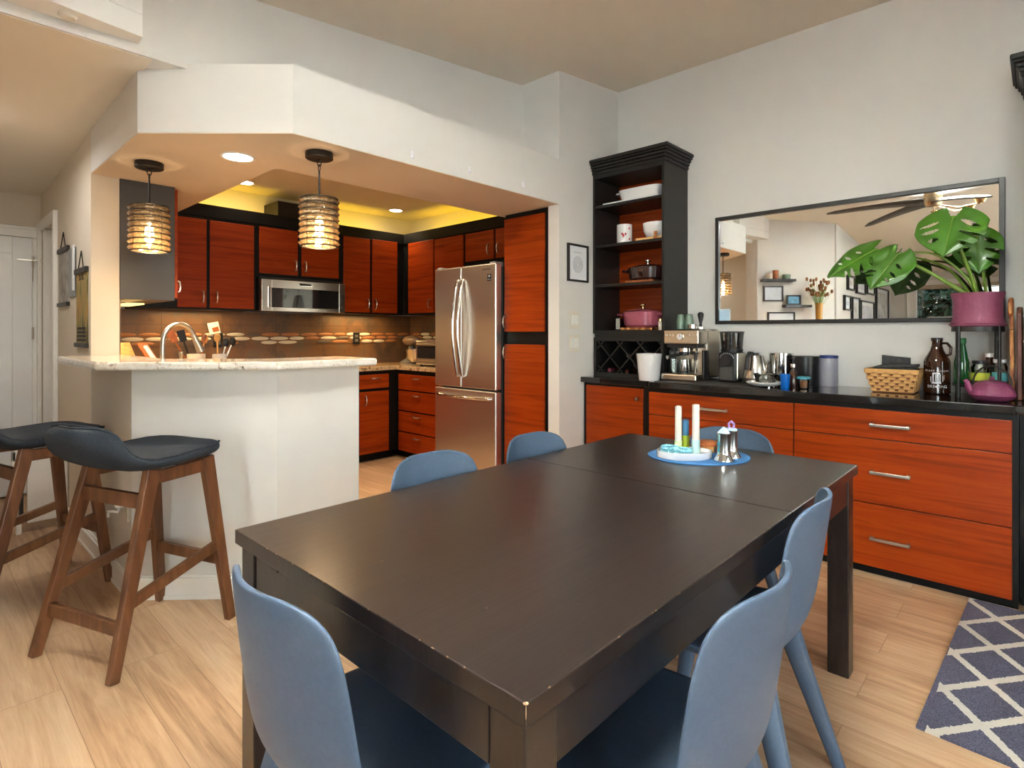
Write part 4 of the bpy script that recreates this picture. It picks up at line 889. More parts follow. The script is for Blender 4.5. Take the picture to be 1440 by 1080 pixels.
def casserole(name, lab, cx, cy, z, r, hh, m, mk, lidm):
    t = thing(name, lab, 'casserole', (cx, cy, z)); sx = 0.80
    obj('pot', M().lathe([(r*0.80, 0), (r*0.93, 0.015), (r, hh*0.9), (r*1.01, hh), (r*0.9, hh)], (cx, cy, z), 32, sx, 1), m, t, smooth=True)
    l = obj('lid', M().lathe([(r*1.01, hh), (r*1.02, hh+0.006), (r*0.8, hh+0.018), (r*0.3, hh+0.030), (0.0, hh+0.032)], (cx, cy, z), 32, sx, 1), lidm, t, smooth=True)
    obj('knob', M().lathe([(0.006, hh+0.030), (0.007, hh+0.045), (0.020, hh+0.052), (0.021, hh+0.060), (0.0, hh+0.064)], (cx, cy, z), 16), mk, l, smooth=True)
    for s_ in (-1, 1): obj('handle', M().tube([(cx-0.045, cy+s_*r*0.93, z+hh*0.86), (cx-0.035, cy+s_*(r+0.035), z+hh*0.90), (cx+0.035, cy+s_*(r+0.035), z+hh*0.90), (cx+0.045, cy+s_*r*0.93, z+hh*0.86)], 0.009, 8), m, t, smooth=True)
casserole('braiser', 'dark aubergine lidded braiser on the third bookcase shelf', 3.61, 2.05, 1.585, 0.148, 0.085, BROWNE, CHROME, BROWNE)
t = thing('wood_trivet', 'copper-coloured wooden trivet under the dark braiser', 'trivet', (3.6, 2.05, 1.567)); obj('slab', M().box(3.50, 1.96, 1.568, 3.70, 2.17, 1.5845), TERRA, t, bev=0.003)
casserole('dutch_oven', 'pink lidded dutch oven on the lowest bookcase shelf', 3.61, 2.09, 1.252, 0.150, 0.105, PINKE, BRASS, PINKE)
t = thing('wood_trivet', 'dark wooden trivet under the pink dutch oven', 'trivet', (3.6, 2.09, 1.232)); obj('slab', M().box(3.50, 1.96, 1.233, 3.70, 2.21, 1.2515), ACAC, t, bev=0.003)
t = thing('spice_jar', 'small pale jar right of the pink dutch oven', 'jar', (3.50, 1.892, 1.232))
obj('body', M().lathe([(0.014, 0), (0.015, 0.055), (0.011, 0.06)], (3.50, 1.892, 1.233), 14), CERG, t, smooth=True); obj('lid', M().lathe([(0.014, 0.058), (0.014, 0.075), (0, 0.077)], (3.50, 1.892, 1.233), 14), BRASS, t, smooth=True)
t = thing('metal_tin', 'small silver tin left of the pink dutch oven, against the bookcase side', 'tin', (3.60, 2.28, 1.232))
obj('body', M().box(3.56, 2.25, 1.233, 3.63, 2.29, 1.32), CHROME, t, bev=0.006)

# ------------------------------------------------------------------ counter things
Z0 = ZC+0.0005
t = thing('compost_bucket', 'white counter bucket with wire handle in front of the wine rack', 'bucket', (3.383, 1.912, ZC))
obj('pail', M().lathe([(0.066, 0), (0.068, 0.006), (0.084, 0.170), (0.086, 0.177), (0.079, 0.177), (0.064, 0.012), (0, 0.010)], (3.383, 1.912, Z0), 32), CERAM, t, smooth=True)
obj('wire_handle', M().tube([(3.385, 1.998, 1.055), (3.355, 2.003, 1.045), (3.325, 1.995, 1.015), (3.312, 1.982, 0.99), (3.308, 1.955, 0.975)], 0.0028, 6), BRONZE, t, smooth=True)
t = thing('counter_mat', 'thin grey mat under the espresso machine and grinder', 'mat', (3.5, 1.55, ZC)); obj('sheet', M().box(3.30, 1.19, ZC+0.0005, 3.79, 1.83, ZC+0.004), SLATE, t)
ZM = ZC+0.0045
# espresso machine
es = thing('espresso_machine', 'stainless espresso machine with round gauge beside the white bucket', 'espresso machine', (3.62, 1.72, ZC))
BR = steel('warm_brushed_steel', (0.66, 0.60, 0.52), 0.24, (4, 4, 300))
obj('back_body', M().box(3.58, 1.595, ZM+0.012, 3.775, 1.842, 1.238), BR, es, bev=0.018, seg=4)
obj('side_panel', M().box(3.52, 1.594, ZM+0.012, 3.58, 1.610, 1.10).box(3.52, 1.828, ZM+0.012, 3.58, 1.843, 1.10), BPLAST, es, bev=0.004)
m_ = M(); m_.bar((3.515, 1.598, 1.185), (3.515, 1.840, 1.185), 0.14, 0.092, up=(0, 0, 1)); obj('head', m_, BR, es, bev=0.008, seg=3)
obj('head_underside', M().box(3.465, 1.612, 1.115, 3.585, 1.826, 1.140), BPLAST, es, bev=0.004)
ga = obj('gauge', M().tube([(3.446, 1.722, 1.188), (3.438, 1.722, 1.188)], 0.024, 24), CHROME, es, smooth=True); obj('gauge_face', M().tube([(3.4385, 1.722, 1.188), (3.4365, 1.722, 1.188)], 0.019, 24), PAPER, ga)
obj('gauge_needle', M().box(3.4355, 1.720, 1.186, 3.4365, 1.7235, 1.203), RED, ga)
for y in (1.822, 1.800, 1.778, 1.665, 1.640, 1.615): obj('button', M().tube([(3.446, y, 1.198), (3.440, y, 1.198)], 0.008, 14), CHROME, es, smooth=True)
obj('group_head', M().lathe([(0.036, 0.0), (0.036, 0.022), (0.028, 0.03)], (3.505, 1.722, 1.090), 20), CHROME, es, smooth=True)
obj('grinder_chute', M().lathe([(0.022, 0.0), (0.026, 0.03)], (3.505, 1.795, 1.088), 16), BPLAST, es)
pf = obj('portafilter', M().lathe([(0.012, 0.0), (0.034, 0.006), (0.034, 0.026)], (3.505, 1.722, 1.062), 20).tube([(3.48, 1.725, 1.075), (3.42, 1.755, 1.065), (3.385, 1.775, 1.055)], [0.009, 0.012, 0.013], 10), BPLAST, es, smooth=True)
obj('portafilter_cap', M().tube([(3.385, 1.775, 1.055), (3.378, 1.779, 1.053)], 0.0135, 12), CHROME, pf)
obj('steam_wand', M().tube([(3.50, 1.635, 1.11), (3.48, 1.632, 1.05), (3.472, 1.632, 0.945)], 0.0055, 8), CHROME, es, smooth=True)
obj('wand_grip', M().tube([(3.485, 1.632, 1.085), (3.478, 1.632, 1.035)], 0.010, 10), BPLAST, es, smooth=True)
obj('drip_tray', M().box(3.405, 1.596, ZM, 3.60, 1.842, 0.948), BR, es, bev=0.010, seg=3)
obj('drip_grid', M().box(3.42, 1.612, 0.948, 3.57, 1.826, 0.951), BPLAST, es)
t = thing('glass_tumbler', 'clear glass on the espresso machine drip tray', 'glass', (3.48, 1.78, 0.951))
obj('glass', M().lathe([(0.026, 0), (0.033, 0.085), (0.031, 0.085), (0.024, 0.004), (0, 0.004)], (3.475, 1.778, 0.9515), 20), CLEARG, t, smooth=True)
t = thing('steel_milk_jug', 'small steel jug beside the glass on the drip tray', 'jug', (3.50, 1.715, 0.951))
obj('jug', M().lathe([(0.030, 0), (0.034, 0.01), (0.027, 0.085), (0.025, 0.085), (0, 0.008)], (3.515, 1.728, 0.9515), 20), CHROME, t, smooth=True)
for (x, y, lab) in ((3.60, 1.796, 'sage green glass upside down on the espresso machine, left of the pair'), (3.60, 1.735, 'sage green glass upside down on the espresso machine, right of the pair')):
    t = thing('espresso_cup', lab, 'glass', (x, y, 1.238), group='sage cups on the espresso machine')
    obj('cup', M().lathe([(0.028, 0), (0.030, 0.03), (0.029, 0.055), (0.022, 0.098), (0.019, 0.100), (0, 0.100)], (x, y, 1.2385), 20), SAGE, t, smooth=True)
t = thing('coffee_tamper', 'black-handled coffee tamper standing on the espresso machine', 'tamper', (3.62, 1.655, 1.238))
obj('base', M().lathe([(0.028, 0), (0.028, 0.014), (0.012, 0.022)], (3.62, 1.662, 1.2385), 20), CHROME, t, smooth=True)
obj('grip', M().lathe([(0.010, 0.02), (0.009, 0.04), (0.019, 0.085), (0.020, 0.10), (0.012, 0.112), (0, 0.114)], (3.62, 1.662, 1.2385), 18), BPLAST, t, smooth=True)
t = thing('spare_portafilter', 'steel portafilter basket lying beside the tamper on the machine', 'portafilter', (3.57, 1.69, 1.238))
obj('basket', M().lathe([(0.022, 0), (0.030, 0.004), (0.030, 0.030), (0.027, 0.030)], (3.56, 1.692, 1.2385), 18), CHROME, t, smooth=True)
# grinder
gr = thing('coffee_grinder', 'black and steel coffee grinder with smoked hopper right of the espresso machine', 'coffee grinder', (3.62, 1.45, ZC))
obj('body', M().prism([(3.545, 1.400), (3.545, 1.510), (3.70, 1.515), (3.72, 1.49), (3.72, 1.42), (3.70, 1.395)], ZM, 1.090), BPLAST, gr, bev=0.012, seg=3)
m_ = M(); m_.box(3.56, 1.392, ZM+0.02, 3.70, 1.402, 1.085); obj('side_plate', m_, BR, gr, bev=0.003)
obj('front_bin', M().box(3.530, 1.412, ZM+0.012, 3.56, 1.500, 0.998), SLATE, gr, bev=0.006)
dl = obj('dial', M().tube([(3.545, 1.455, 1.045), (3.525, 1.455, 1.045)], 0.034, 24), BPLAST, gr, smooth=True)
m_ = M()
for k in range(10):
    a = PI*(0.1+0.8*k/9); m_.box(3.541, 1.455+0.045*math.cos(a)-0.0015, 1.045+0.040*math.sin(a)-0.003, 3.5445, 1.455+0.045*math.cos(a)+0.0015, 1.045+0.040*math.sin(a)+0.003)
obj('dial_marks', m_, WHITEP, gr)
obj('collar', M().lathe([(0.066, 0), (0.068, 0.02)], (3.625, 1.455, 1.090), 28), BPLAST, gr, smooth=True)
obj('hopper', M().lathe([(0.064, 0.02), (0.073, 0.125), (0.071, 0.125), (0.062, 0.022)], (3.625, 1.455, 1.090), 28), SMOKE, gr, smooth=True)
obj('hopper_lid', M().lathe([(0.075, 0.122), (0.076, 0.132), (0.0, 0.134)], (3.625, 1.455, 1.090), 28), BPLAST, gr, smooth=True)
obj('bean_agitator', M().lathe([(0.06, 0.021), (0.055, 0.035), (0.016, 0.05), (0.008, 0.095), (0.0, 0.10)], (3.625, 1.455, 1.090), 20), BPLAST, gr, smooth=True)
# kettle
ke = thing('electric_kettle', 'tapered steel electric kettle with black handle, on the counter under the mirror', 'kettle', (3.64, 1.305, ZC))
kx, ky = 3.62, 1.305
obj('power_base', M().lathe([(0.080, 0), (0.082, 0.012), (0.074, 0.022)], (kx, ky, ZM), 28), BPLAST, ke, smooth=True)
obj('body', M().lathe([(0.073, 0.024), (0.074, 0.035), (0.048, 0.165), (0.044, 0.172), (0.0, 0.176)], (kx, ky, ZM), 30), STEELH, ke, smooth=True)
obj('lid_knob', M().lathe([(0.02, 0.172), (0.02, 0.186), (0, 0.188)], (kx, ky, ZM), 14), BPLAST, ke, smooth=True)
obj('handle', M().tube([(kx-0.03, ky+0.006, 1.085), (kx-0.058, ky+0.016, 1.087), (kx-0.078, ky+0.018, 1.065), (kx-0.088, ky+0.020, 1.01), (kx-0.088, ky+0.020, 0.985)], [0.011, 0.013, 0.014, 0.014, 0.012], 10), BPLAST, ke, smooth=True)
obj('gooseneck_spout', M().tube([(kx-0.02, ky-0.055, 0.955), (kx-0.025, ky-0.078, 0.98), (kx-0.03, ky-0.080, 1.02), (kx-0.032, ky-0.092, 1.04)], [0.012, 0.009, 0.008, 0.007], 10), STEELH, ke, smooth=True)
# plate + glass dripper
t = thing('kitchen_scale', 'round white scale dish on the counter in front of the kettle', 'scale', (3.45, 1.18, ZC))
obj('dish', M().lathe([(0.060, 0), (0.095, 0.012), (0.104, 0.022), (0.096, 0.026), (0.06, 0.016), (0, 0.015)], (3.43, 1.185, Z0+0.006), 32), CERAM, t, smooth=True)
m_ = M()
for k in range(4): a = PI/4+PI/2*k; m_.lathe([(0.006, 0), (0.006, 0.012)], (3.43+0.055*math.cos(a), 1.185+0.055*math.sin(a), Z0), 8)
obj('foot', m_, CHROME, t)
t = thing('glass_bowl', 'clear glass bowl resting on the white scale dish', 'bowl', (3.43, 1.185, 0.925))
obj('bowl', M().lathe([(0.030, 0), (0.055, 0.008), (0.062, 0.045), (0.070, 0.055), (0.066, 0.056), (0.057, 0.045), (0.05, 0.012), (0, 0.006)], (3.435, 1.180, Z0+0.022), 28), CLEARG, t, smooth=True)
def canister(name, lab, x, y, r, hh, m, lidm, lh=0.02, rl=None):
    t = thing(name, lab, 'canister', (x, y, ZC)); rl = rl or r*1.02
    obj('body', M().lathe([(r*0.98, 0), (r, 0.004), (r, hh), (r*0.97, hh)], (x, y, Z0), 32), m, t, smooth=True)
    obj('lid', M().lathe([(rl, hh-0.002), (rl, hh+lh), (rl*0.96, hh+lh+0.002), (0, hh+lh+0.002)], (x, y, Z0), 32), lidm, t, smooth=True); return t
canister('steel_canister', 'polished steel canister between kettle and black canister', 3.715, 1.182, 0.069, 0.180, CHROME, CHROME, 0.010)
canister('black_canister', 'matt black canister at the back of the counter', 3.69, 1.036, 0.070, 0.135, plain('matt_black_tin', (0.015, 0.015, 0.017), 0.3, 0.3), BPLAST, 0.040, 0.071)
canister('plastic_container', 'clear plastic container with blue lid right of the black canister', 3.748, 0.925, 0.048, 0.168, CLEARP, NAVY, 0.012, 0.050)
t = thing('blue_cup', 'small bright blue cup at the front of the counter', 'cup', (3.42, 1.07, ZC))
obj('cup', M().lathe([(0.020, 0), (0.022, 0.004), (0.027, 0.082), (0.025, 0.082), (0.020, 0.006), (0, 0.005)], (3.40, 1.062, Z0), 24), BLUEC, t, smooth=True)
t = thing('dropper_bottle', 'slim dark bottle with pump top between blue cup and orange jar', 'bottle', (3.47, 1.04, ZC))
obj('body', M().lathe([(0.021, 0), (0.022, 0.004), (0.022, 0.085), (0.010, 0.105), (0.010, 0.115)], (3.47, 1.04, Z0), 20), AMBER, t, smooth=True)
obj('pump', M().lathe([(0.013, 0.113), (0.013, 0.140), (0.005, 0.142), (0.005, 0.165), (0.012, 0.168), (0.012, 0.176), (0, 0.177)], (3.47, 1.04, Z0), 14), BPLAST, t, smooth=True)
obj('label', M().lathe([(0.0132, 0.118), (0.0136, 0.120), (0.0136, 0.136), (0.0132, 0.138)], (3.47, 1.04, Z0), 14), CHROME, t)
t = thing('caramel_jar', 'small jar of orange contents with teal lid on the counter', 'jar', (3.50, 1.0, ZC))
obj('glass', M().lathe([(0.026, 0), (0.028, 0.004), (0.033, 0.056), (0.031, 0.056), (0.026, 0.005), (0, 0.004)], (3.47, 0.985, Z0), 24), CLEARG, t, smooth=True)
obj('contents', M().lathe([(0.024, 0.006), (0.0285, 0.045), (0, 0.046)], (3.47, 0.985, Z0), 24), ORANG, t, smooth=True)
obj('lid', M().lathe([(0.036, 0.056), (0.036, 0.066), (0.03, 0.070), (0, 0.070)], (3.47, 0.985, Z0), 24), TEALC, t, smooth=True)
# basket with napkins
bk = thing('woven_basket', 'square woven split-wood basket of dark napkins under the mirror', 'basket', (3.63, 0.575, ZC))
cx, cy = 3.635, 0.575; hb = 0.112
def bs(z): k = z/hb; return 0.088+0.030*k
m_ = M()
rows = 7
for sgn, ax in ((1, 0), (-1, 0), (1, 1), (-1, 1)):
    for r in range(rows):
        z = 0.006+r*hb/rows; s0 = bs(z+0.007)
        for k in range(9):
            a0 = -s0+2*s0*k/9; a1 = -s0+2*s0*(k+1)/9; up_ = (k+r) % 2 == 0
            off = s0+(0.003 if up_ else -0.0015); th = 0.002
            if ax == 0: m_.box(cx+sgn*off-th, cy+a0, Z0+z, cx+sgn*off+th, cy+a1, Z0+z+hb/rows-0.0025)
            else: m_.box(cx+a0, cy+sgn*off-th, Z0+z, cx+a1, cy+sgn*off+th, Z0+z+hb/rows-0.0025)
obj('weave', m_, BASK, bk)
m_ = M()
for sgn, ax in ((1, 0), (-1, 0), (1, 1), (-1, 1)):
    for k in range(9):
        pts = []
        for z in (0.0, hb):
            s0 = bs(z); a = -s0+2*s0*(k+0.5)/9; pts.append((cx+sgn*s0, cy+a, Z0+z) if ax == 0 else (cx+a, cy+sgn*s0, Z0+z))
        m_.bar(pts[0], pts[1], 0.014, 0.0025, up=(1, 0, 0) if ax == 0 else (0, 1, 0))
obj('stakes', m_, BASKD, bk)
s0 = bs(hb)+0.004
m_ = M().box(cx-s0, cy-s0, Z0+hb-0.004, cx-s0+0.008, cy+s0, Z0+hb+0.014).box(cx+s0-0.008, cy-s0, Z0+hb-0.004, cx+s0, cy+s0, Z0+hb+0.014).box(cx-s0, cy-s0, Z0+hb-0.004, cx+s0, cy-s0+0.008, Z0+hb+0.014).box(cx-s0, cy+s0-0.008, Z0+hb-0.004, cx+s0, cy+s0, Z0+hb+0.014)
obj('rim', m_, BASK, bk, bev=0.002)
obj('base_board', M().box(cx-0.085, cy-0.085, Z0, cx+0.085, cy+0.085, Z0+0.006), BASKD, bk)
random.seed(5)
labs = ['charcoal cloth napkin on top of the basket pile', 'charcoal napkin second from top in the basket', 'charcoal napkin third in the basket pile', 'charcoal napkin fourth in the basket pile', 'charcoal napkin standing up at the back of the basket']
for k in range(5):
    t = thing('cloth_napkin', labs[k], 'napkin', (cx, cy, Z0+0.10), group='dark napkins in the basket')
    if k < 4:
        zb = 1.040-0.013*k; P = []
        for i in range(13):
            row = []
            for j in range(13):
                x = cx-0.085+0.17*i/12; y = cy-0.092+0.184*j/12
                row.append((x+0.004*math.sin(j*1.3+k), y+0.01*(k % 2)-0.005, zb+0.004*math.sin(i*1.1+k*2)*math.cos(j*0.9+k)-0.012*abs(j-6)/6*(j > 6)))
            P.append(row)
        obj('cloth', M().grid(P), CHARCL, t, smooth=True, solid=0.009)
    else:
        P = [[(cx+0.08+0.004*math.sin(j), cy-0.055+0.13*j/8, 0.96+0.118*i/5+(0.012*(j/8) if i == 5 else 0)) for j in range(9)] for i in range(6)]
        obj('cloth', M().grid(P), CHARCL, t, solid=0.012)
# growler
gw = thing('amber_growler', 'brown glass beer jug with white printed logo right of the basket', 'jug', (3.68, 0.398, ZC)); gx, gy = 3.665, 0.398
obj('bottle', M().lathe([(0.050, 0), (0.0575, 0.006), (0.0575, 0.165), (0.054, 0.180), (0.030, 0.225), (0.0235, 0.250), (0.0225, 0.272), (0.026, 0.274), (0.026, 0.281), (0.020, 0.283), (0.018, 0.26)], (gx, gy, Z0), 36), AMBER, gw, smooth=True)
obj('cap', M().lathe([(0.0255, 0.274), (0.0262, 0.290), (0, 0.291)], (gx, gy, Z0), 24), BPLAST, gw, smooth=True)
obj('finger_loop', M().tube([(gx+0.0, gy-0.022, Z0+0.262), (gx, gy-0.042, Z0+0.262), (gx, gy-0.058, Z0+0.240), (gx, gy-0.055, Z0+0.205), (gx, gy-0.040, Z0+0.200)], 0.007, 10), AMBER, gw, smooth=True)
ang = math.radians(186)
def wrap(name, s, size, a0, z, m):
    # letters wrapped around the cylinder of the jug, one mesh
    n = len(s); m_parts = []
    bm_ = bmesh.new()
    for i, chh in enumerate(s):
        if chh == ' ': continue
        gb = glyphs(chh, size, 0.0003); me = bpy.data.meshes.new('glyph'); gb.to_mesh(me); gb.free()
        a = a0+(i-(n-1)/2)*size*0.62/0.058
        R_ = Matrix.Translation((gx+0.0582*math.cos(a), gy+0.0582*math.sin(a), z)) @ Matrix.Rotation(a+PI/2, 4, 'Z') @ Matrix.Rotation(PI/2, 4, 'X')
        k0 = len(bm_.verts); bm_.from_mesh(me); bm_.verts.ensure_lookup_table()
        for v in bm_.verts[k0:]: v.co = R_ @ v.co
        bpy.data.meshes.remove(me)
    q = M(); q.b.free(); q.b = bm_; return obj(name, q, m, gw)
wrap('printed_name', 'Grand Canyon', 0.0150, ang, Z0+0.122, WHITEP)
wrap('printed_word', 'BREWING', 0.0200, ang, Z0+0.040, WHITEP)
m_ = M()
def patch(a, z, wa, hz):
    k = 4
    for i in range(k):
        b0 = a-wa/2+wa*i/k; b1 = a-wa/2+wa*(i+1)/k; r = 0.0581
        m_.quad((gx+r*math.cos(b0), gy+r*math.sin(b0), z-hz/2), (gx+r*math.cos(b1), gy+r*math.sin(b1), z-hz/2), (gx+r*math.cos(b1), gy+r*math.sin(b1), z+hz/2), (gx+r*math.cos(b0), gy+r*math.sin(b0), z+hz/2))
for a, z, wa, hz in ((-0.05, 0.108, 0.55, 0.008), (-0.28, 0.085, 0.10, 0.040), (-0.08, 0.085, 0.08, 0.036), (0.07, 0.085, 0.08, 0.036), (0.22, 0.085, 0.10, 0.040), (-0.05, 0.060, 0.7, 0.010), (0.42, 0.080, 0.06, 0.028), (-0.45, 0.078, 0.08, 0.026), (0.52, 0.088, 0.04, 0.026)): patch(ang+a, Z0+z, wa, hz)
obj('printed_emblem', m_, WHITEP, gw)
# plant stand
ps = thing('plant_stand', 'black metal plant stand on the sideboard holding the plum pot', 'plant stand', (3.62, 0.23, ZC)); sx_, sy_ = 3.625, 0.232
obj('top_ring', M().lathe([(0.098, 0.322), (0.104, 0.322), (0.104, 0.349), (0.098, 0.349)], (sx_, sy_, Z0), 36, closed=True), FRAMEB, ps, smooth=True)
obj('top_plate', M().lathe([(0.0, 0.330), (0.0985, 0.330), (0.0985, 0.335), (0.0, 0.335)], (sx_, sy_, Z0), 36), FRAMEB, ps)
obj('lower_shelf', M().lathe([(0.0, 0.050), (0.10, 0.050), (0.10, 0.062), (0.0, 0.062)], (sx_, sy_, Z0), 36), FRAMEB, ps)
for k in range(4):
    a = math.radians(142+90*k); obj('leg', M().tube([(sx_+0.108*math.cos(a), sy_+0.108*math.sin(a), Z0), (sx_+0.108*math.cos(a), sy_+0.108*math.sin(a), Z0+0.350)], 0.0075, 10), FRAMEB, ps, smooth=True)
ZP = Z0+0.3355
t = thing('plum_plant_pot', 'textured plum glazed pot on the black plant stand', 'plant pot', (sx_, sy_, ZP))
obj('saucer', M().lathe([(0.085, 0), (0.112, 0.016), (0.114, 0.024), (0.10, 0.024), (0.09, 0.012)], (sx_, sy_, ZP), 36), PINKP, t, smooth=True)
obj('pot', M().lathe([(0.104, 0.024), (0.108, 0.028), (0.0985, 0.055), (0.0975, 0.135), (0.106, 0.172), (0.107, 0.178), (0.100, 0.178), (0.092, 0.150), (0.0, 0.150)], (sx_, sy_, ZP), 40), PINKP, t, smooth=True)
obj('soil', M().lathe([(0.0, 0.150), (0.094, 0.150), (0.090, 0.158), (0.0, 0.162)], (sx_, sy_, ZP), 24), SOIL, t)
# monstera
mo = thing('monstera_plant', 'monstera with large split green leaves in the plum pot', 'plant', (sx_, sy_, ZP+0.158))
def leaf(base, tip, nrm, wid, holes, notches, curl=0.25):
    base = Vector(base); tip = Vector(tip); ax = (tip-base); L_ = ax.length; ax.normalize(); nrm = Vector(nrm); nrm = (nrm-ax*nrm.dot(ax)).normalized(); sd = ax.cross(nrm).normalized()
    NU, NV = 72, 66; m_ = M(); V = {}
    def width(u):   # u -0.22 .. 1 along the midrib, heart-shaped
        x = (u+0.20)/1.20
        return wid*min(1, 1.06*math.sqrt(max(0, 1-((x-0.40)/0.42)**2)) if x < 0.40 else (1.06*(1-((x-0.40)/0.60)**1.9)))
    for i in range(NU+1):
        u = -0.20+1.20*i/NU; wd = max(width(u), 0.001)
        for j in range(NV+1):
            v = -1+2*j/NV; x = v*wd
            z = -curl*L_*(0.9*(u-0.3)**2*0.5+0.35*(x/wid)**2)+0.012*math.sin(9*u+abs(v)*5)*abs(v)*0.5
            z += 0.010*abs(v)*(1 if abs(v) < 0.15 else 1)
            V[i, j] = (base+ax*(u*L_)+sd*x+nrm*z, u, v, x)
    vv = {k: m_.b.verts.new(p[0]) for k, p in V.items()}
    for i in range(NU):
        for j in range(NV):
            u = (V[i, j][1]+V[i+1, j+1][1])/2; x = (V[i, j][3]+V[i+1, j+1][3])/2; v = (V[i, j][2]+V[i+1, j+1][2])/2
            y = u*L_
            if u < 0.0 and abs(x) < 0.012+(-u)*L_*0.42: continue
            cut = False
            for (u0, s_, v0, v1, wdt) in holes:        # slit starting at midrib station u0, slanting outward
                if s_*v < v0 or s_*v > v1: continue
                yc = u0*L_+abs(x)*0.42; k = (s_*v-v0)/(v1-v0); ww = wdt*(math.sin(PI*min(1, 0.08+0.92*k)) if v1 < 0.97 else math.sin(PI*0.5*(0.15+0.85*k)))
                if abs(y-yc) < ww: cut = True; break
            if not cut: m_.b.faces.new((vv[i, j], vv[i, j+1], vv[i+1, j+1], vv[i+1, j]))
    bmesh.ops.delete(m_.b, geom=[v for v in m_.b.verts if not v.link_faces], context='VERTS')
    lf = obj('leaf', m_, LEAF, mo, smooth=True, solid=0.0012)
    obj('midrib', M().tube([base+ax*(L_*k/8)+nrm*(-curl*L_*0.45*(k/8-0.3)**2+0.0015) for k in range(9)], [0.0032-0.0003*k for k in range(9)], 6), STEM, lf, smooth=True)
H1 = [(0.12, 1, 0.30, 0.85, 0.010), (0.32, 1, 0.35, 1.01, 0.010), (0.50, 1, 0.35, 1.01, 0.010), (0.20, -1, 0.25, 0.62, 0.008), (0.42, -1, 0.25, 0.70, 0.008), (0.62, 1, 0.4, 1.01, 0.008), (0.60, -1, 0.3, 0.75, 0.007)]
H2 = [(0.05, -1, 0.25, 0.80, 0.013), (0.30, -1, 0.28, 1.01, 0.013), (0.50, 1, 0.30, 0.72, 0.012), (0.25, 1, 0.3, 0.80, 0.011), (0.05, 1, 0.35, 0.9, 0.009), (0.55, -1, 0.35, 1.01, 0.010)]
leaf((3.56, 0.652, 1.665), (3.50, 0.872, 1.525), (-0.80, 0.05, 0.60), 0.100, [(a, -b, c_, d_, e_) for a, b, c_, d_, e_ in H1], None)
leaf((3.54, 0.548, 1.628), (3.46, 0.660, 1.445), (-0.88, -0.05, 0.45), 0.105, H1, None)
leaf((3.52, 0.318, 1.790), (3.44, 0.350, 1.585), (-0.92, 0.10, 0.36), 0.145, H2, None)
leaf((3.64, 0.235, 1.700), (3.62, 0.225, 1.505), (-0.90, -0.15, 0.35), 0.100, H2, None)
leaf((3.66, 0.560, 1.640), (3.70, 0.640, 1.555), (-0.5, 0.1, 0.85), 0.060, [], None)
def stem(pts, r0=0.0085, r1=0.0045):
    P = [Vector(p) for p in pts]; out = []
    for i in range(len(P)-1):
        p0 = P[max(i-1, 0)]; p1 = P[i]; p2 = P[i+1]; p3 = P[min(i+2, len(P)-1)]
        for k in range(6):
            t_ = k/6; out.append(0.5*((2*p1)+(p2-p0)*t_+(2*p0-5*p1+4*p2-p3)*t_*t_+(3*p1-p0-3*p2+p3)*t_**3))
    out.append(P[-1]); n = len(out)
    obj('stem', M().tube(out, [r0+(r1-r0)*i/(n-1) for i in range(n)], 8), STEM, mo, smooth=True)
stem([(sx_, sy_+0.03, ZP+0.155), (3.60, 0.305, 1.432), (3.57, 0.47, 1.560), (3.56, 0.652, 1.665)], 0.015)
stem([(sx_+0.01, sy_, ZP+0.155), (3.61, 0.280, 1.50), (3.58, 0.40, 1.615), (3.54, 0.548, 1.628)])
stem([(sx_, sy_-0.005, ZP+0.155), (3.59, 0.262, 1.52), (3.54, 0.305, 1.68), (3.52, 0.318, 1.790)], 0.010)
stem([(sx_, sy_-0.035, ZP+0.155), (3.64, 0.215, 1.55), (3.64, 0.235, 1.700)])
stem([(sx_+0.02, sy_+0.02, ZP+0.155), (3.64, 0.36, 1.55), (3.66, 0.560, 1.640)])
# things under / around the stand
t = thing('green_bottle', 'tall green glass bottle standing on the plant stand shelf', 'bottle', (3.62, 0.29, ZC+0.062)); zb = Z0+0.0625
obj('bottle', M().lathe([(0.028, 0), (0.031, 0.005), (0.031, 0.105), (0.026, 0.135), (0.0155, 0.195), (0.0145, 0.205)], (3.60, 0.292, zb), 28), GREENG, t, smooth=True)
obj('cap', M().lathe([(0.0175, 0.200), (0.0185, 0.204), (0.0185, 0.222), (0.0165, 0.228), (0, 0.228)], (3.60, 0.292, zb), 20), plain('green_cap', (0.01, 0.12, 0.03), 0.35), t, smooth=True)
def jar(lab, x, y, r, hh, cont, lidm, band=None):
    t = thing('glass_jar', lab, 'jar', (x, y, zb), group='jars on the plant stand shelf')
    obj('glass', M().lathe([(r*0.9, 0), (r, 0.008), (r, hh*0.82), (r*0.80, hh*0.95), (r*0.80, hh), (r*0.75, hh), (r*0.93, hh*0.8), (r*0.93, 0.01), (0, 0.008)], (x, y, zb), 24), CLEARG, t, smooth=True)
    obj('contents', M().lathe([(r*0.86, 0.010), (r*0.9, 0.02), (r*0.9, hh*0.68), (0, hh*0.70)], (x, y, zb), 20), cont, t, smooth=True)
    obj('lid', M().lathe([(r*0.86, hh), (r*0.86, hh+0.016), (0, hh+0.018)], (x, y, zb), 24), lidm, t, smooth=True)
    if band: obj('label', M().lathe([(r*1.003, hh*0.18), (r*1.012, hh*0.2), (r*1.012, hh*0.55), (r*1.003, hh*0.57)], (x, y, zb), 24), band, t)
jar('squat glass jar with black lid and yellow label, left behind the teapot', 3.635, 0.222, 0.038, 0.100, plain('herb_mix', srgb(96, 96, 60), 0.8, var=0.4, vscale=80), BPLAST, YEL)
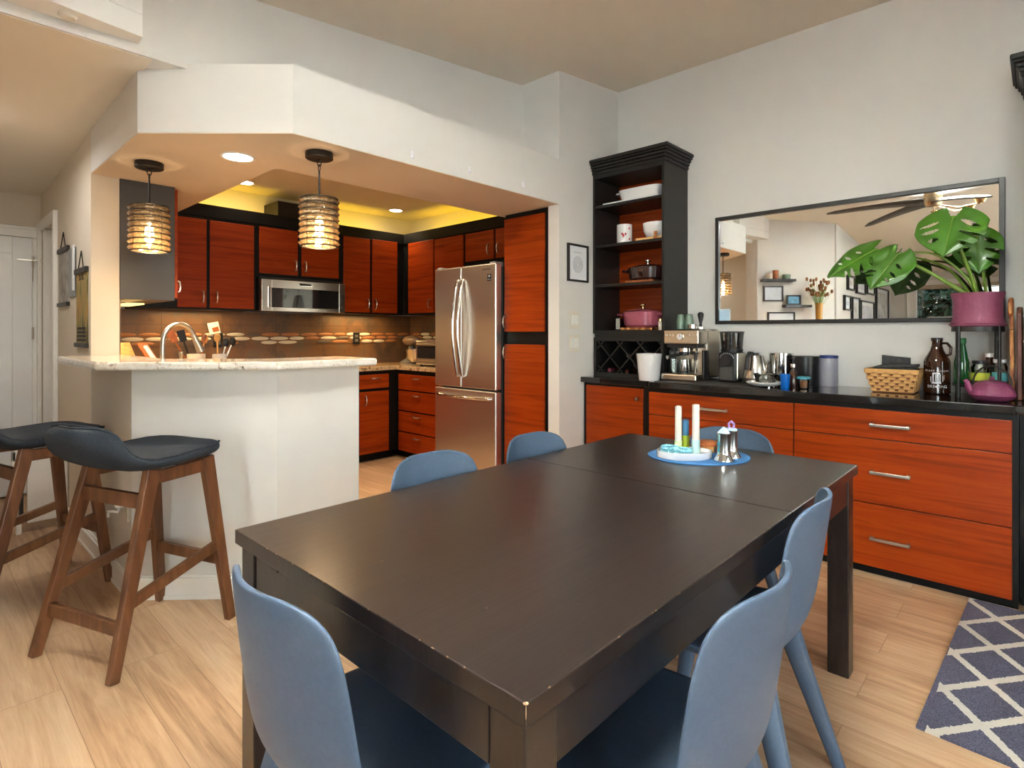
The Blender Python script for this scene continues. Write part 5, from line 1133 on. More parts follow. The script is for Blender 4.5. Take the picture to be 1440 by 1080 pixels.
jar('glass jar with white lid and teal print behind the teapot handle', 3.615, 0.148, 0.030, 0.110, plain('dark_tea', srgb(86, 70, 54), 0.8, var=0.4, vscale=80), CERAM, TEALP)
t = thing('vanilla_bottle', 'small dark bottle with a white cap standing behind the jars', 'bottle', (3.68, 0.19, zb))
obj('body', M().lathe([(0.024, 0), (0.025, 0.1), (0.016, 0.12), (0.016, 0.135)], (3.687, 0.19, zb), 18), AMBER, t, smooth=True); obj('cap', M().lathe([(0.018, 0.133), (0.018, 0.152), (0, 0.153)], (3.687, 0.19, zb), 18), CERAM, t, smooth=True)
tp = thing('cast_iron_teapot', 'plum cast-iron teapot with arched wire handle at the front of the counter', 'teapot', (3.44, 0.165, ZC)); tx, ty = 3.435, 0.168
obj('body', M().lathe([(0.045, 0), (0.075, 0.012), (0.0875, 0.030), (0.0855, 0.036), (0.074, 0.068), (0.060, 0.085), (0.050, 0.087)], (tx, ty, Z0), 40), PLUMI, tp, smooth=True)
l = obj('lid', M().lathe([(0.052, 0.086), (0.050, 0.091), (0.020, 0.098), (0, 0.099)], (tx, ty, Z0), 30), PLUMI, tp, smooth=True); obj('knob', M().lathe([(0.005, 0.097), (0.011, 0.106), (0.009, 0.113), (0, 0.115)], (tx, ty, Z0), 14), PLUMI, l, smooth=True)
obj('spout', M().tube([(tx-0.02, ty+0.066, Z0+0.035), (tx-0.03, ty+0.082, Z0+0.060), (tx-0.035, ty+0.088, Z0+0.085), (tx-0.038, ty+0.096, Z0+0.096)], [0.019, 0.015, 0.011, 0.010], 12), PLUMI, tp, smooth=True)
obj('wire_handle', M().tube([(tx+0.02*math.cos(PI*i/16), ty+0.070*math.cos(PI*i/16), Z0+0.078+0.085*math.sin(PI*i/16)) for i in range(17)], 0.0042, 8), BRONZE, tp, smooth=True)
m_ = M(); random.seed(2)
for ca in (3.30, 3.95):
    for k in range(4):
        for j in range(4+5*k):
            ph = 2*PI*j/(4+5*k); a = ca+0.085*k*math.cos(ph); zz = 0.052+0.0062*k*math.sin(ph); r = 0.0855-(zz-0.036)*0.36+0.0005
            if 0.037 < zz < 0.080: m_.ell((tx+r*math.cos(a), ty+r*math.sin(a), Z0+zz), 0.0014, 0.0014, 0.0014, 6, 4)
obj('relief_dots', m_, plain('plum_highlight', srgb(176, 108, 132), 0.4), tp, smooth=True)
t = thing('serving_board', 'two-tone acacia board with looped handle leaning at the right end of the counter', 'cutting board', (3.55, 0.108, ZC))
m_ = M(); P0 = Vector((3.60, 0.100, Z0)); up_ = Vector((0.05, 0.012, 1)).normalized()
m_.bar(P0, P0+up_*0.33, 0.14, 0.016, 0.10, 0.016, up=(0, 1, 0)); m_.bar(P0+up_*0.33, P0+up_*0.40, 0.09, 0.016, 0.045, 0.016, up=(0, 1, 0)); bd_ = obj('board', m_, ACAC, t, bev=0.006)
cc = P0+up_*0.435; obj('loop', M().tube([cc+Vector((0.030*math.cos(2*PI*i/20), 0.002, 0.042*math.sin(2*PI*i/20))) for i in range(21)], 0.0105, 10), ACAC, t, smooth=True)
t = thing('serving_board', 'reddish mahogany board with rounded top, rightmost on the counter', 'cutting board', (3.56, 0.080, ZC))
P0 = Vector((3.61, 0.074, Z0)); m_ = M(); hh_ = []
for k in range(15): a = PI*k/14; hh_.append((0.055*math.cos(a), 0.38+0.06*math.sin(a)))
prof = [(-0.055, 0.0)]+[(-q[0]*-1*-1, q[1]) for q in hh_][::1]+[(0.055, 0.0)]
pts_ = [(0.055, 0.0)]+hh_+[(-0.055, 0.0)]
fr_ = [m_.b.verts.new((P0.x+p[0], P0.y-0.010+0.004*p[1], P0.z+p[1])) for p in pts_]; bk_ = [m_.b.verts.new((P0.x+p[0], P0.y+0.010+0.004*p[1], P0.z+p[1])) for p in pts_]
m_.b.faces.new(fr_); m_.b.faces.new(bk_[::-1])
for i in range(len(pts_)): j = (i+1) % len(pts_); m_.b.faces.new((fr_[i], fr_[j], bk_[j], bk_[i]))
obj('board', m_, MAHO, t, bev=0.004)
# mirror
mi = thing('wall_mirror', 'wide black-framed wall mirror above the sideboard', 'mirror', (3.80, 0.887, 1.275))
y0, y1, z0, z1, f = 0.135, 1.640, 1.272, 2.004, 0.024
obj('frame', M().box(3.795, y0, z0, XW-0.0015, y0+f, z1).box(3.795, y1-f, z0, XW-0.0015, y1, z1).box(3.795, y0+f, z1-f, XW-0.0015, y1-f, z1).box(3.795, y0+f, z0, XW-0.0015, y1-f, z0+f), FRAMEB, mi, bev=0.002)
obj('glass', M().box(3.8130, y0+f-0.002, z0+f-0.002, 3.8170, y1-f+0.002, z1-f+0.002), MIRROR, mi)
t = thing('greeting_card', 'pale blue card tucked in the lower left corner of the mirror', 'card', (3.80, 1.57, 1.296))
obj('card', M().box(3.8105, 1.545, 1.297, 3.8125, 1.616, 1.372), LBLUE, t); obj('card_edge', M().box(3.8098, 1.539, 1.297, 3.8124, 1.546, 1.374).box(3.8098, 1.539, 1.371, 3.8124, 1.616, 1.376), PAPER, t)

# ------------------------------------------------------------------ dining table
TX0, TX1, TY0, TY1, TZ = 0.5406, 2.3315, 0.4813, 1.423, 0.74
tb = thing('dining_table', 'dark brown-black extending wooden dining table', 'table', ((TX0+TX1)/2, (TY0+TY1)/2, 0))
xm = 1.600
obj('tabletop', M().box(TX0, TY0, TZ-0.034, xm-0.0008, TY1, TZ), TBL, tb, bev=0.0025)
obj('tabletop_leaf', M().box(xm+0.0008, TY0, TZ-0.034, TX1, TY1, TZ), TBL, tb, bev=0.0025)
i_ = 0.012
for x0, x1 in ((TX0+i_, TX0+i_+0.068), (TX1-i_-0.068, TX1-i_)):
    for y0, y1 in ((TY0+i_, TY0+i_+0.068), (TY1-i_-0.068, TY1-i_)): obj('leg', M().box(x0, y0, 0, x1, y1, TZ-0.034), TBL, tb, bev=0.003)
m_ = M().box(TX0+0.082, TY0+0.016, TZ-0.130, TX1-0.082, TY0+0.038, TZ-0.034).box(TX0+0.082, TY1-0.038, TZ-0.130, TX1-0.082, TY1-0.016, TZ-0.034)
m_.box(TX0+0.016, TY0+0.084, TZ-0.130, TX0+0.038, TY1-0.084, TZ-0.040).box(TX1-0.038, TY0+0.084, TZ-0.130, TX1-0.016, TY1-0.084, TZ-0.040)
obj('apron', m_, TBL, tb, bev=0.002)
m_ = M().box(TX0+0.013, TY1-0.20, TZ-0.052, TX0+0.017, TY1-0.165, TZ-0.042).box(TX0+0.013, TY0+0.165, TZ-0.052, TX0+0.017, TY0+0.20, TZ-0.042)
obj('pull_slot', m_, BPLAST, tb)
# worn nicks along the edges and on the top (bare wood)
m_ = M(); random.seed(21)
for k in range(30):
    s_ = random.random()
    if random.random() < 0.5: c_ = (TX0+s_*(TX1-TX0), TY0+0.0008, TZ)
    else: c_ = (TX0+0.0008, TY0+s_*(TY1-TY0), TZ)
    m_.ell((c_[0], c_[1], c_[2]-0.0006), random.uniform(0.001, 0.004) if c_[1] < TY0+0.01 else 0.0011, random.uniform(0.001, 0.004) if c_[1] > TY0+0.01 else 0.0011, 0.0011, 6, 4)
for k in range(34): m_.ell((random.uniform(TX0+0.1, TX1-0.2), random.uniform(TY0+0.05, TY1-0.1), TZ), random.uniform(0.0008, 0.0024), random.uniform(0.0006, 0.0016), 0.0003, 6, 4)
m_.ell((TX0+0.0018, TY0+0.0018, TZ-0.0008), 0.0040, 0.0040, 0.0010, 8, 5); m_.ell((TX0+0.0010, TY0+0.0010, TZ-0.012), 0.0009, 0.0009, 0.010, 6, 5)
obj('worn_nicks', m_, plain('bare_wood_nick', srgb(160, 128, 98), 0.7), tb)
# ------------------------------------------------------------------ chairs
def chair_proto():
    t = thing('dining_chair', '', 'chair', (0, 0, 0))
    prof = []
    # (y, z, half width, curl, rows) from seat front to top of the back
    for y, z, hw, cu in ((0.225, 0.416, 0.135, 0.0), (0.212, 0.430, 0.170, 0.004), (0.15, 0.438, 0.205, 0.008), (0.05, 0.432, 0.222, 0.014), (-0.06, 0.426, 0.222, 0.020), (-0.135, 0.432, 0.218, 0.030), (-0.180, 0.458, 0.214, 0.040), (-0.203, 0.505, 0.209, 0.046), (-0.216, 0.56, 0.204, 0.050), (-0.226, 0.62, 0.199, 0.052), (-0.235, 0.68, 0.193, 0.054), (-0.243, 0.735, 0.184, 0.054), (-0.248, 0.770, 0.170, 0.050), (-0.251, 0.793, 0.146, 0.040), (-0.252, 0.805, 0.110, 0.026), (-0.2525, 0.810, 0.060, 0.010)):
        prof.append((y, z, hw, cu))
    P = []
    for k, (y, z, hw, cu) in enumerate(prof):
        back = min(1, max(0, (z-0.43)/0.06))
        P.append([(s/6*hw, y+cu*(s/6)**2*back*1.0, z+cu*(s/6)**2*(1-back)) for s in range(-6, 7)])
    obj('shell', M().grid(P), PLAST, t, smooth=True, solid=0.011, sub=2, local=True)
    obj('under_frame', M().box(-0.16, -0.14, 0.392, 0.16, 0.15, 0.420), PLAST, t, bev=0.012, seg=3, local=True)
    for sx in (-1, 1):
        for (a, b_, c_) in (((0.150*sx, 0.125, 0.415), (0.178*sx, 0.165, 0.25), (0.205*sx, 0.205, 0.0)), ((0.145*sx, -0.120, 0.415), (0.180*sx, -0.165, 0.25), (0.222*sx, -0.245, 0.0))):
            a, b_, c_ = Vector(a), Vector(b_), Vector(c_); m_ = M(); n = 8; rings = []
            for i in range(n+1):
                t_ = i/n; p = a*(1-t_)**2+b_*2*t_*(1-t_)+c_*t_*t_
                wx, wy = 0.026-0.010*t_, 0.034-0.016*t_
                rings.append([m_.b.verts.new((p.x+wx*math.copysign(abs(math.cos(q))**0.7, math.cos(q)), p.y+wy*math.copysign(abs(math.sin(q))**0.7, math.sin(q)), p.z)) for q in [2*PI*k/12 for k in range(12)]])
            for r0, r1 in zip(rings, rings[1:]):
                for k in range(12): m_.b.faces.new((r0[k], r0[(k+1) % 12], r1[(k+1) % 12], r1[k]))
            m_.b.faces.new(rings[0][::-1]); m_.b.faces.new(rings[-1])
            obj('leg', m_, PLAST, t, smooth=True, local=True)
    return t
ch = chair_proto()
GC = 'blue-grey moulded dining chairs'
seats = [((0.624, 0.930), -PI/2, 'blue-grey chair at the near left end of the table, seen from behind'),
         ((0.972, 0.560), 0, 'blue-grey chair in the right foreground, nearest the camera'),
         ((1.535, 0.635), math.radians(6), 'blue-grey chair on the right table side, second from the camera'),
         ((1.196, 1.267), PI, 'blue-grey chair across the table, below the refrigerator, left of two'),
         ((1.705, 1.262), PI, 'blue-grey chair across the table, below the pantry, right of two'),
         ((2.152, 0.953), PI/2, 'blue-grey chair at the far right end of the table, behind the shakers')]
for i, (p, rz, lab) in enumerate(seats):
    if i == 0: ch.location = (p[0], p[1], 0); ch.rotation_euler = (0, 0, rz); o = ch
    else: o = dup(ch, (p[0], p[1], 0), rz)
    o['label'] = lab; o['category'] = 'chair'; o['group'] = GC
# ------------------------------------------------------------------ bar stools
def stool_proto():
    t = thing('bar_stool', '', 'bar stool', (0, 0, 0))
    # local +X is forward; upholstered shell, curled up at the back
    prof = [(0.264, 0.722, 0.05, 0.008), (0.260, 0.722, 0.105, 0.021), (0.246, 0.723, 0.150, 0.030), (0.215, 0.724, 0.184, 0.035), (0.165, 0.725, 0.207, 0.036), (0.10, 0.722, 0.220, 0.034), (0.0, 0.716, 0.227, 0.034), (-0.09, 0.716, 0.231, 0.032), (-0.155, 0.732, 0.233, 0.031), (-0.205, 0.763, 0.231, 0.030), (-0.240, 0.803, 0.222, 0.029), (-0.262, 0.838, 0.200, 0.027), (-0.274, 0.860, 0.165, 0.022), (-0.280, 0.872, 0.115, 0.010), (-0.282, 0.876, 0.06, 0.003)]
    m_ = M(); rings = []; edge = [[], []]; NR = 28
    for i, (x, z, hw, th) in enumerate(prof):
        a_, b_ = prof[max(i-1, 0)], prof[min(i+1, len(prof)-1)]; d = Vector((b_[0]-a_[0], 0, b_[1]-a_[1])).normalized(); nn = Vector((-d.z, 0, d.x))
        if nn.z < 0: nn = -nn
        cu = max(0, min(1, (z-0.725)/0.12)); ring = []
        for k in range(NR):
            q = 2*PI*k/NR; c_ = math.copysign(abs(math.cos(q))**0.55, math.cos(q)); s_ = math.copysign(abs(math.sin(q))**0.8, math.sin(q))
            e_ = c_*c_
            ring.append(Vector((x+0.045*cu*e_, c_*hw, z+0.010*e_*(1-cu)))+nn*(s_*th))
        rings.append([m_.b.verts.new(p) for p in ring])
        for j, q in enumerate((2, NR//2-2)): edge[j].append(ring[q])
    for r0, r1 in zip(rings, rings[1:]):
        for k in range(NR): m_.b.faces.new((r0[k], r0[(k+1) % NR], r1[(k+1) % NR], r1[k]))
    m_.b.faces.new(rings[0][::-1]); m_.b.faces.new(rings[-1])
    st_ = obj('seat', m_, FABR, t, smooth=True, sub=1, local=True)
    obj('piping', M().tube(edge[0][2:]+edge[1][2:][::-1], 0.0055, 6), FABR, st_, smooth=True, local=True)
    tops = {'fl': (0.165, 0.165, 0.700), 'fr': (0.165, -0.165, 0.700), 'rl': (-0.075, 0.175, 0.700), 'rr': (-0.075, -0.175, 0.700)}
    bots = {'fl': (0.240, 0.215, 0.0), 'fr': (0.240, -0.215, 0.0), 'rl': (-0.250, 0.222, 0.0), 'rr': (-0.250, -0.222, 0.0)}
    for k in tops: obj('leg', M().bar(bots[k], tops[k], 0.030, 0.036, 0.034, 0.052, up=(1, 0, 0)), WAL, t, bev=0.004, local=True)
    def at(k, z): a, b_ = Vector(bots[k]), Vector(tops[k]); return a+(b_-a)*(z/0.700)
    for (a, b_, za, zb_, h_) in (('fl', 'rl', 0.667, 0.667, 0.05), ('fr', 'rr', 0.667, 0.667, 0.05), ('fl', 'fr', 0.670, 0.670, 0.045), ('rl', 'rr', 0.585, 0.585, 0.055), ('fl', 'rl', 0.330, 0.240, 0.040), ('fr', 'rr', 0.330, 0.240, 0.040), ('rl', 'rr', 0.165, 0.165, 0.048), ('fl', 'fr', 0.260, 0.260, 0.045)):
        obj('rail', M().bar(at(a, za), at(b_, zb_), 0.022, h_), WAL, t, bev=0.003, local=True)
    return t
sp = stool_proto(); sp.location = (0.639, 2.638, 0); sp.rotation_euler = (0, 0, math.atan2(0.352, 0.936))
sp['label'] = 'walnut bar stool with dark blue curved seat in front of the white peninsula wall'; sp['group'] = 'upholstered bar stools'
s2 = dup(sp, (0.395, 3.485, 0), math.radians(14), 'walnut bar stool further back, cut off by the left frame edge')
# ------------------------------------------------------------------ things on the table
ZT = TZ+0.0004
t = thing('table_mat', 'oval blue mat on the dining table', 'mat', (2.06, 0.97, TZ)); mx_, my_ = 2.075, 0.962; ca, sa = math.cos(a_ := math.radians(-46)), math.sin(math.radians(-46))
pts = [(mx_+ca*0.190*math.cos(2*PI*k/48)-sa*0.155*math.sin(2*PI*k/48), my_+sa*0.190*math.cos(2*PI*k/48)+ca*0.155*math.sin(2*PI*k/48)) for k in range(48)]
obj('felt', M().prism(pts, ZT, ZT+0.005), BLUEM, t, bev=0.0015)
ZM2 = ZT+0.0054
t = thing('candle_tray', 'white oval ceramic candle tray on the blue mat', 'tray', (2.0, 0.985, ZM2)); cx, cy = 2.005, 0.985
def ov(sc, k, n=48): c_, s_ = math.cos(2*PI*k/n), math.sin(2*PI*k/n); return (cx+ca*0.103*sc*c_-sa*0.072*sc*s_, cy+sa*0.103*sc*c_+ca*0.072*sc*s_)
m_ = M(); rings = []
for sc, z in ((0.97, 0), (1, 0.003), (1, 0.026), (0.93, 0.026), (0.91, 0.012)): rings.append([m_.b.verts.new((*ov(sc, k), ZM2+z)) for k in range(48)])
for a, b_ in zip(rings, rings[1:]):
    for k in range(48): m_.b.faces.new((a[k], a[(k+1) % 48], b_[(k+1) % 48], b_[k]))
m_.b.faces.new(rings[0][::-1]); m_.b.faces.new(rings[-1]); obj('tray', m_, CERAM, t, smooth=True)
ZT2 = ZM2+0.0125
def candle(lab, x, y, r, h0, h1, mh, mc, zb):
    t = thing('taper_candle', lab, 'candle', (x, y, zb), group='candles on the white tray')
    obj('holder', M().lathe([(r*1.15, 0), (r*1.12, h0), (r, h0)], (x, y, zb), 18), mh, t, smooth=True)
    obj('wax', M().lathe([(r, h0), (r, h1), (r*0.6, h1+0.003), (0, h1+0.003)], (x, y, zb), 18), mc, t, smooth=True)
candle('left white taper candle in a pale green holder on the oval tray', 2.030, 1.022, 0.0125, 0.042, 0.172, GLG, WAX, ZT2)
candle('short blue candle in a green holder between the two white ones', 2.070, 1.012, 0.0125, 0.070, 0.128, WAXG, WAXB, ZM2)
candle('right white taper candle in a pale aqua holder on the oval tray', 2.045, 0.958, 0.0135, 0.052, 0.182, GLB, WAX, ZT2)
for x, y, lab in ((1.985, 1.035, 'aqua beaded ring at the left end of the white tray'), (1.975, 0.975, 'aqua beaded ring at the front of the white tray')):
    t = thing('bead_ring', lab, 'bracelet', (x, y, ZT2), group='aqua bead rings on the tray'); m_ = M()
    for k in range(18):
        for zz in (0.007, 0.020): a = 2*PI*(k+0.5*(zz > 0.01))/18; m_.ell((x+0.028*math.cos(a), y+0.028*math.sin(a), ZT2+zz), 0.0068, 0.0068, 0.0066, 8, 6)
    obj('beads', m_, AQUA, t, smooth=True)
t = thing('coaster_stack', 'round brown wooden coaster pot behind the white candle tray', 'coasters', (2.17, 0.985, ZM2))
obj('holder', M().lathe([(0.042, 0), (0.044, 0.004), (0.046, 0.024), (0.043, 0.026)], (2.165, 0.972, ZM2), 28), ACAC, t, smooth=True); obj('lid', M().lathe([(0.047, 0.026), (0.048, 0.034), (0.040, 0.040), (0, 0.042)], (2.165, 0.972, ZM2), 28), TERRA, t, smooth=True)
def shaker(lab, x, y, tip):
    t = thing('pepper_shaker', lab, 'shaker', (x, y, ZM2), group='steel shakers on the blue mat')
    b_ = obj('body', M().lathe([(0.035, 0), (0.035, 0.004), (0.024, 0.022), (0.0225, 0.030), (0.0225, 0.094), (0.0235, 0.096), (0.0235, 0.102), (0.021, 0.102)], (x, y, ZM2), 28), CHROME, t, smooth=True)
    if tip: obj('cone_cap', M().lathe([(0.0215, 0.102), (0.004, 0.122), (0, 0.123)], (x, y, ZM2), 24), LBLUE, t, smooth=True)
    else: obj('cap', M().lathe([(0.0215, 0.102), (0.019, 0.108), (0, 0.110)], (x, y, ZM2), 24), LBLUE, t, smooth=True); obj('ornament', M().tube([(x, y+0.008, ZM2+0.108), (x, y+0.010, ZM2+0.125), (x, y, ZM2+0.134), (x, y-0.010, ZM2+0.126), (x, y-0.008, ZM2+0.110)], 0.005, 8), plain('pink_blue_enamel', srgb(170, 130, 190), 0.4, var=0.5, vscale=60), t, smooth=True)
    obj('emblem', M().tube([(x-0.0205, y+0.010, ZM2+0.062), (x-0.0215, y+0.0105, ZM2+0.062)], 0.008, 14).box(x-0.0215, y+0.006, ZM2+0.034, x-0.0195, y+0.014, ZM2+0.052), TEALC, b_)
shaker('front steel shaker with pale blue cone cap on the blue mat', 2.048, 0.852, True)
shaker('rear steel shaker with pink and blue ornament on the blue mat', 2.125, 0.855, False)
# ------------------------------------------------------------------ rug
RP = [(3.305, 0.240), (2.115, 0.282), (2.075, -0.62), (3.265, -0.66)]
t = obj('area_rug', M().prism([(p[0]-2.7, p[1]+0.19) for p in RP], 0.001, 0.009), RUG, base=None); t.location = (2.7, -0.19, 0)
tag(t, 'navy rug with cream diamond lattice, lower right corner', 'rug')
# ------------------------------------------------------------------ hall things
def scroll(lab, y0, y1, z0, z1, art):
    t = thing('hanging_scroll', lab, 'poster', (0.69, (y0+y1)/2, z0)); ym = (y0+y1)/2
    obj('sheet', M().box(0.693, y0+0.01, z0+0.02, 0.6985, y1-0.01, z1-0.01), art, t)
    obj('rail', M().box(0.682, y0, z1-0.03, 0.699, y1, z1), BRONZE, t, bev=0.002); obj('rail', M().box(0.682, y0, z0, 0.699, y1, z0+0.025), BRONZE, t, bev=0.002)
    obj('cord', M().tube([(0.69, y0+0.09, z1), (0.692, ym, z1+0.10), (0.69, y1-0.09, z1)], 0.003, 6), BRONZE, t); return t
s1 = scroll('grey printed scroll poster on the hall wall beside the doorway', 4.46, 4.80, 1.385, 1.765, plain('grey_print', srgb(160, 156, 150), 0.8, var=0.35, vscale=14))
POST = grain('olive_poster_print', [(0.3, srgb(70, 62, 40)), (0.5, srgb(146, 136, 84)), (0.62, srgb(176, 128, 74)), (0.8, srgb(96, 84, 56))], (4, 10, 3), 0.8, dist=2, bump=0)
s2_ = scroll('tall olive scroll poster on the hall wall next to the pillar', 3.92, 4.235, 1.130, 1.590, POST)
m_ = M()
for k in range(4): m_.box(0.6915, 3.96+0.0, 1.165+0.022*k, 0.6932, 4.19, 1.180+0.022*k)
obj('printed_lines', m_, INKD, s2_); txt('printed_title', 'BRASIL', 0.05, (0.6925, 4.078, 1.535), FX, INKD, s2_, 0.0003)
t = thing('memo_board', 'grey metal memo board between the two hall scrolls', 'board', (0.69, 4.34, 1.42))
obj('panel', M().box(0.690, 4.27, 1.435, 0.6985, 4.452, 1.735), plain('galvanised_grey', srgb(150, 156, 160), 0.4, 0.6), t, bev=0.002); obj('paper', M().box(0.684, 4.255, 1.47, 0.6895, 4.30, 1.745), PAPER, t)
t = thing('wall_heater', 'white freestanding panel with dark slot on the hall floor behind the stools', 'heater', (0.62, 4.5, 0))
obj('panel', M().box(0.50, 4.50, 0.055, 0.697, 4.54, 0.50), STONE, t, bev=0.006)
obj('side_post', M().box(0.430, 4.50, 0.055, 0.448, 4.54, 0.50), STONE, t, bev=0.004); obj('top_bar', M().box(0.430, 4.50, 0.44, 0.52, 4.54, 0.50), STONE, t, bev=0.004)
obj('slot', M().box(0.462, 4.505, 0.06, 0.482, 4.535, 0.435), BPLAST, t)
m_ = M()
for x in (0.46, 0.66): m_.box(x-0.012, 4.49, 0, x+0.012, 4.55, 0.056)
obj('foot', m_, STONE, t)
t = thing('wall_outlet', 'almond outlet low on the hall side of the peninsula', 'outlet', (0.70, 3.12, 0.42)); obj('plate', M().box(0.694, 3.08, 0.34, 0.70, 3.155, 0.46), ALM, t, bev=0.002)
t = thing('plug_adapter', 'white plug with a short cord in the low hall outlet', 'plug', (0.69, 3.12, 0.43)); obj('plug', M().box(0.650, 3.095, 0.405, 0.694, 3.135, 0.465), CORD, t, bev=0.012, seg=3)
obj('cord', M().tube([(0.67, 3.115, 0.405), (0.665, 3.118, 0.385), (0.65, 3.15, 0.385), (0.645, 3.20, 0.375), (0.65, 3.225, 0.345)], 0.006, 8), CORD, t, smooth=True)

t = thing('added_hall_light', 'added flush ceiling light of the hall, unseen left of the frame', 'ceiling light', (0.17, 3.9, 2.33))  # out-of-view fixture added to brighten the hall
obj('canopy', M().lathe([(0.14, 0.0), (0.14, -0.02), (0.12, -0.022)], (0.17, 3.9, 2.336), 28), NICKEL, t, smooth=True)
obj('glass_shade', M().lathe([(0.13, -0.02), (0.125, -0.05), (0.08, -0.085), (0.0, -0.095)], (0.17, 3.9, 2.336), 28), emitter('glass_shade_glow', (1, 0.9, 0.76), 1.6), t, smooth=True)
l = bpy.data.lights.new('added_hall_lamp', 'AREA'); l.shape = 'DISK'; l.size = 0.22; l.energy = 2.8; l.color = (1, 0.97, 0.93)
o = bpy.data.objects.new('added_hall_lamp', l); COL.objects.link(o); o.location = (0.17, 3.9, 2.236)
# ------------------------------------------------------------------ reflected in the mirror
fn = thing('ceiling_fan', 'brass-bodied ceiling fan reflected in the wall mirror', 'ceiling fan', (0.81, 0.772, 2.50)); fx, fy, fz = 0.81, 0.772, 2.50
obj('motor', M().lathe([(0.0, -0.06), (0.055, -0.055), (0.075, -0.02), (0.078, 0.05), (0.070, 0.11), (0.04, 0.13), (0.02, 0.14)], (fx, fy, fz), 28), plain('champagne_metal', (0.70, 0.56, 0.36), 0.28, 1), fn, smooth=True)
obj('downrod', M().tube([(fx, fy, fz+0.13), (fx, fy, zc(fx)-0.005)], 0.016, 10), BRASS, fn, smooth=True); obj('canopy', M().lathe([(0.03, -0.07), (0.07, -0.03), (0.07, 0.012)], (fx, fy, zc(fx)), 20), BRASS, fn, smooth=True)
for k in range(3):  # uplights added to the fan, bouncing fill light off the ceiling
    a_ = math.radians(178+48*k); ux, uy = fx+0.36*math.cos(a_), fy+0.36*math.sin(a_)
    c_ = obj('added_uplight_cup', M().lathe([(0.012, -0.085), (0.030, -0.080), (0.050, -0.045), (0.047, -0.045), (0.028, -0.074), (0.0, -0.076)], (ux, uy, fz), 18), BRASS, fn, smooth=True)
    obj('arm', M().tube([(fx+0.03*math.cos(a_), fy+0.03*math.sin(a_), fz-0.05), (fx+0.2*math.cos(a_), fy+0.2*math.sin(a_), fz-0.10), (ux, uy, fz-0.083)], 0.007, 8), BRASS, c_, smooth=True)
    l = bpy.data.lights.new('added_fan_uplight', 'SPOT'); l.energy = 215; l.color = (0.82, 0.93, 1.0); l.spot_size = math.radians(125); l.spot_blend = 0.8; l.shadow_soft_size = 0.03
    o = bpy.data.objects.new('added_fan_uplight', l); COL.objects.link(o); o.location = (ux, uy, fz-0.035); o.rotation_euler = (PI, 0, 0)
for tip, wd in (((0.82, 1.70, 2.50), 0.06), ((0.08, 1.485, 2.44), 0.06), ((1.28, 0.31, 2.38), 0.06)):
    a = Vector((fx, fy, fz)); b_ = Vector(tip); d = (b_-a).normalized(); s_ = d.cross(Vector((0, 0, 1))).normalized(); P = []
    for k in range(11):
        t_ = k/10; p = a+(b_-a)*(0.08+0.92*t_)+Vector((0, 0, 0.010*math.sin(PI*t_))); wv = wd*(1.0-0.55*t_)*(0.25 if k == 10 else 1)
        tw = s_*math.cos(0.35)+Vector((0, 0, 1))*math.sin(0.35); P.append([p-tw*wv, p, p+tw*wv*0.9])
    obj('blade', M().grid(P), plain('fan_blade_grey', (0.11, 0.10, 0.09), 0.4), fn, smooth=True, solid=0.010)
dirv = Vector((-0.68, -0.767, 0)).normalized(); nv = Vector((0.748, -0.663, 0)); O = Vector((0.04, 2.713, 0))+Vector((0, 0, 0))
def wpt(s_, out, z): p = O+dirv*s_+nv*out; return (p.x, p.y, z)
def wbox(m_, s0, s1, o0, o1, z0, z1):
    v = [m_.b.verts.new(wpt(s_, o_, z)) for z in (z0, z1) for s_, o_ in ((s0, o0), (s1, o0), (s1, o1), (s0, o1))]
    for f in ((3, 2, 1, 0), (4, 5, 6, 7), (0, 1, 5, 4), (1, 2, 6, 5), (2, 3, 7, 6), (3, 0, 4, 7)): m_.b.faces.new([v[i] for i in f])
    return m_
for s0, s1, z, lab in ((0.04, 0.45, 1.905, 'grey floating shelf, upper one reflected in the mirror'), (0.32, 0.65, 1.572, 'grey floating shelf, lower one reflected in the mirror')):
    t = thing('floating_shelf', lab, 'shelf', wpt((s0+s1)/2, 0.06, z-0.02), group='floating shelves on the diagonal wall'); obj('board', wbox(M(), s0, s1, 0.001, 0.12, z-0.032, z), GREYSH, t, bev=0.002)
def frame(lab, s0, s1, z0, z1, art, m=FRAMEB, tilt=0, o0=0.001):
    t = thing('picture_frame', lab, 'picture', wpt((s0+s1)/2, o0, z0), group='frames on the diagonal wall'); f = 0.018
    m_ = M(); wbox(m_, s0, s0+f, o0, o0+0.02, z0, z1); wbox(m_, s1-f, s1, o0, o0+0.02, z0, z1); wbox(m_, s0+f, s1-f, o0, o0+0.02, z1-f, z1); wbox(m_, s0+f, s1-f, o0, o0+0.02, z0, z0+f); obj('frame', m_, m, t)
    obj('print', wbox(M(), s0+f, s1-f, o0+0.002, o0+0.010, z0+f, z1-f), art, t)
frame('grey frame with a pale picture between the reflected shelves', 0.075, 0.33, 1.622, 1.822, plain('pale_photo', srgb(205, 208, 216), 0.3, var=0.12, vscale=8), GREYSH)
frame('black frame with a blue photo standing on the lower reflected shelf', 0.355, 0.535, 1.573, 1.700, plain('blue_photo', srgb(90, 140, 170), 0.4, var=0.35, vscale=22), FRAMEB, 0, 0.045)
frame('black frame cut by the mirror bottom below the lower shelf', 0.13, 0.48, 1.20, 1.482, PAPER)
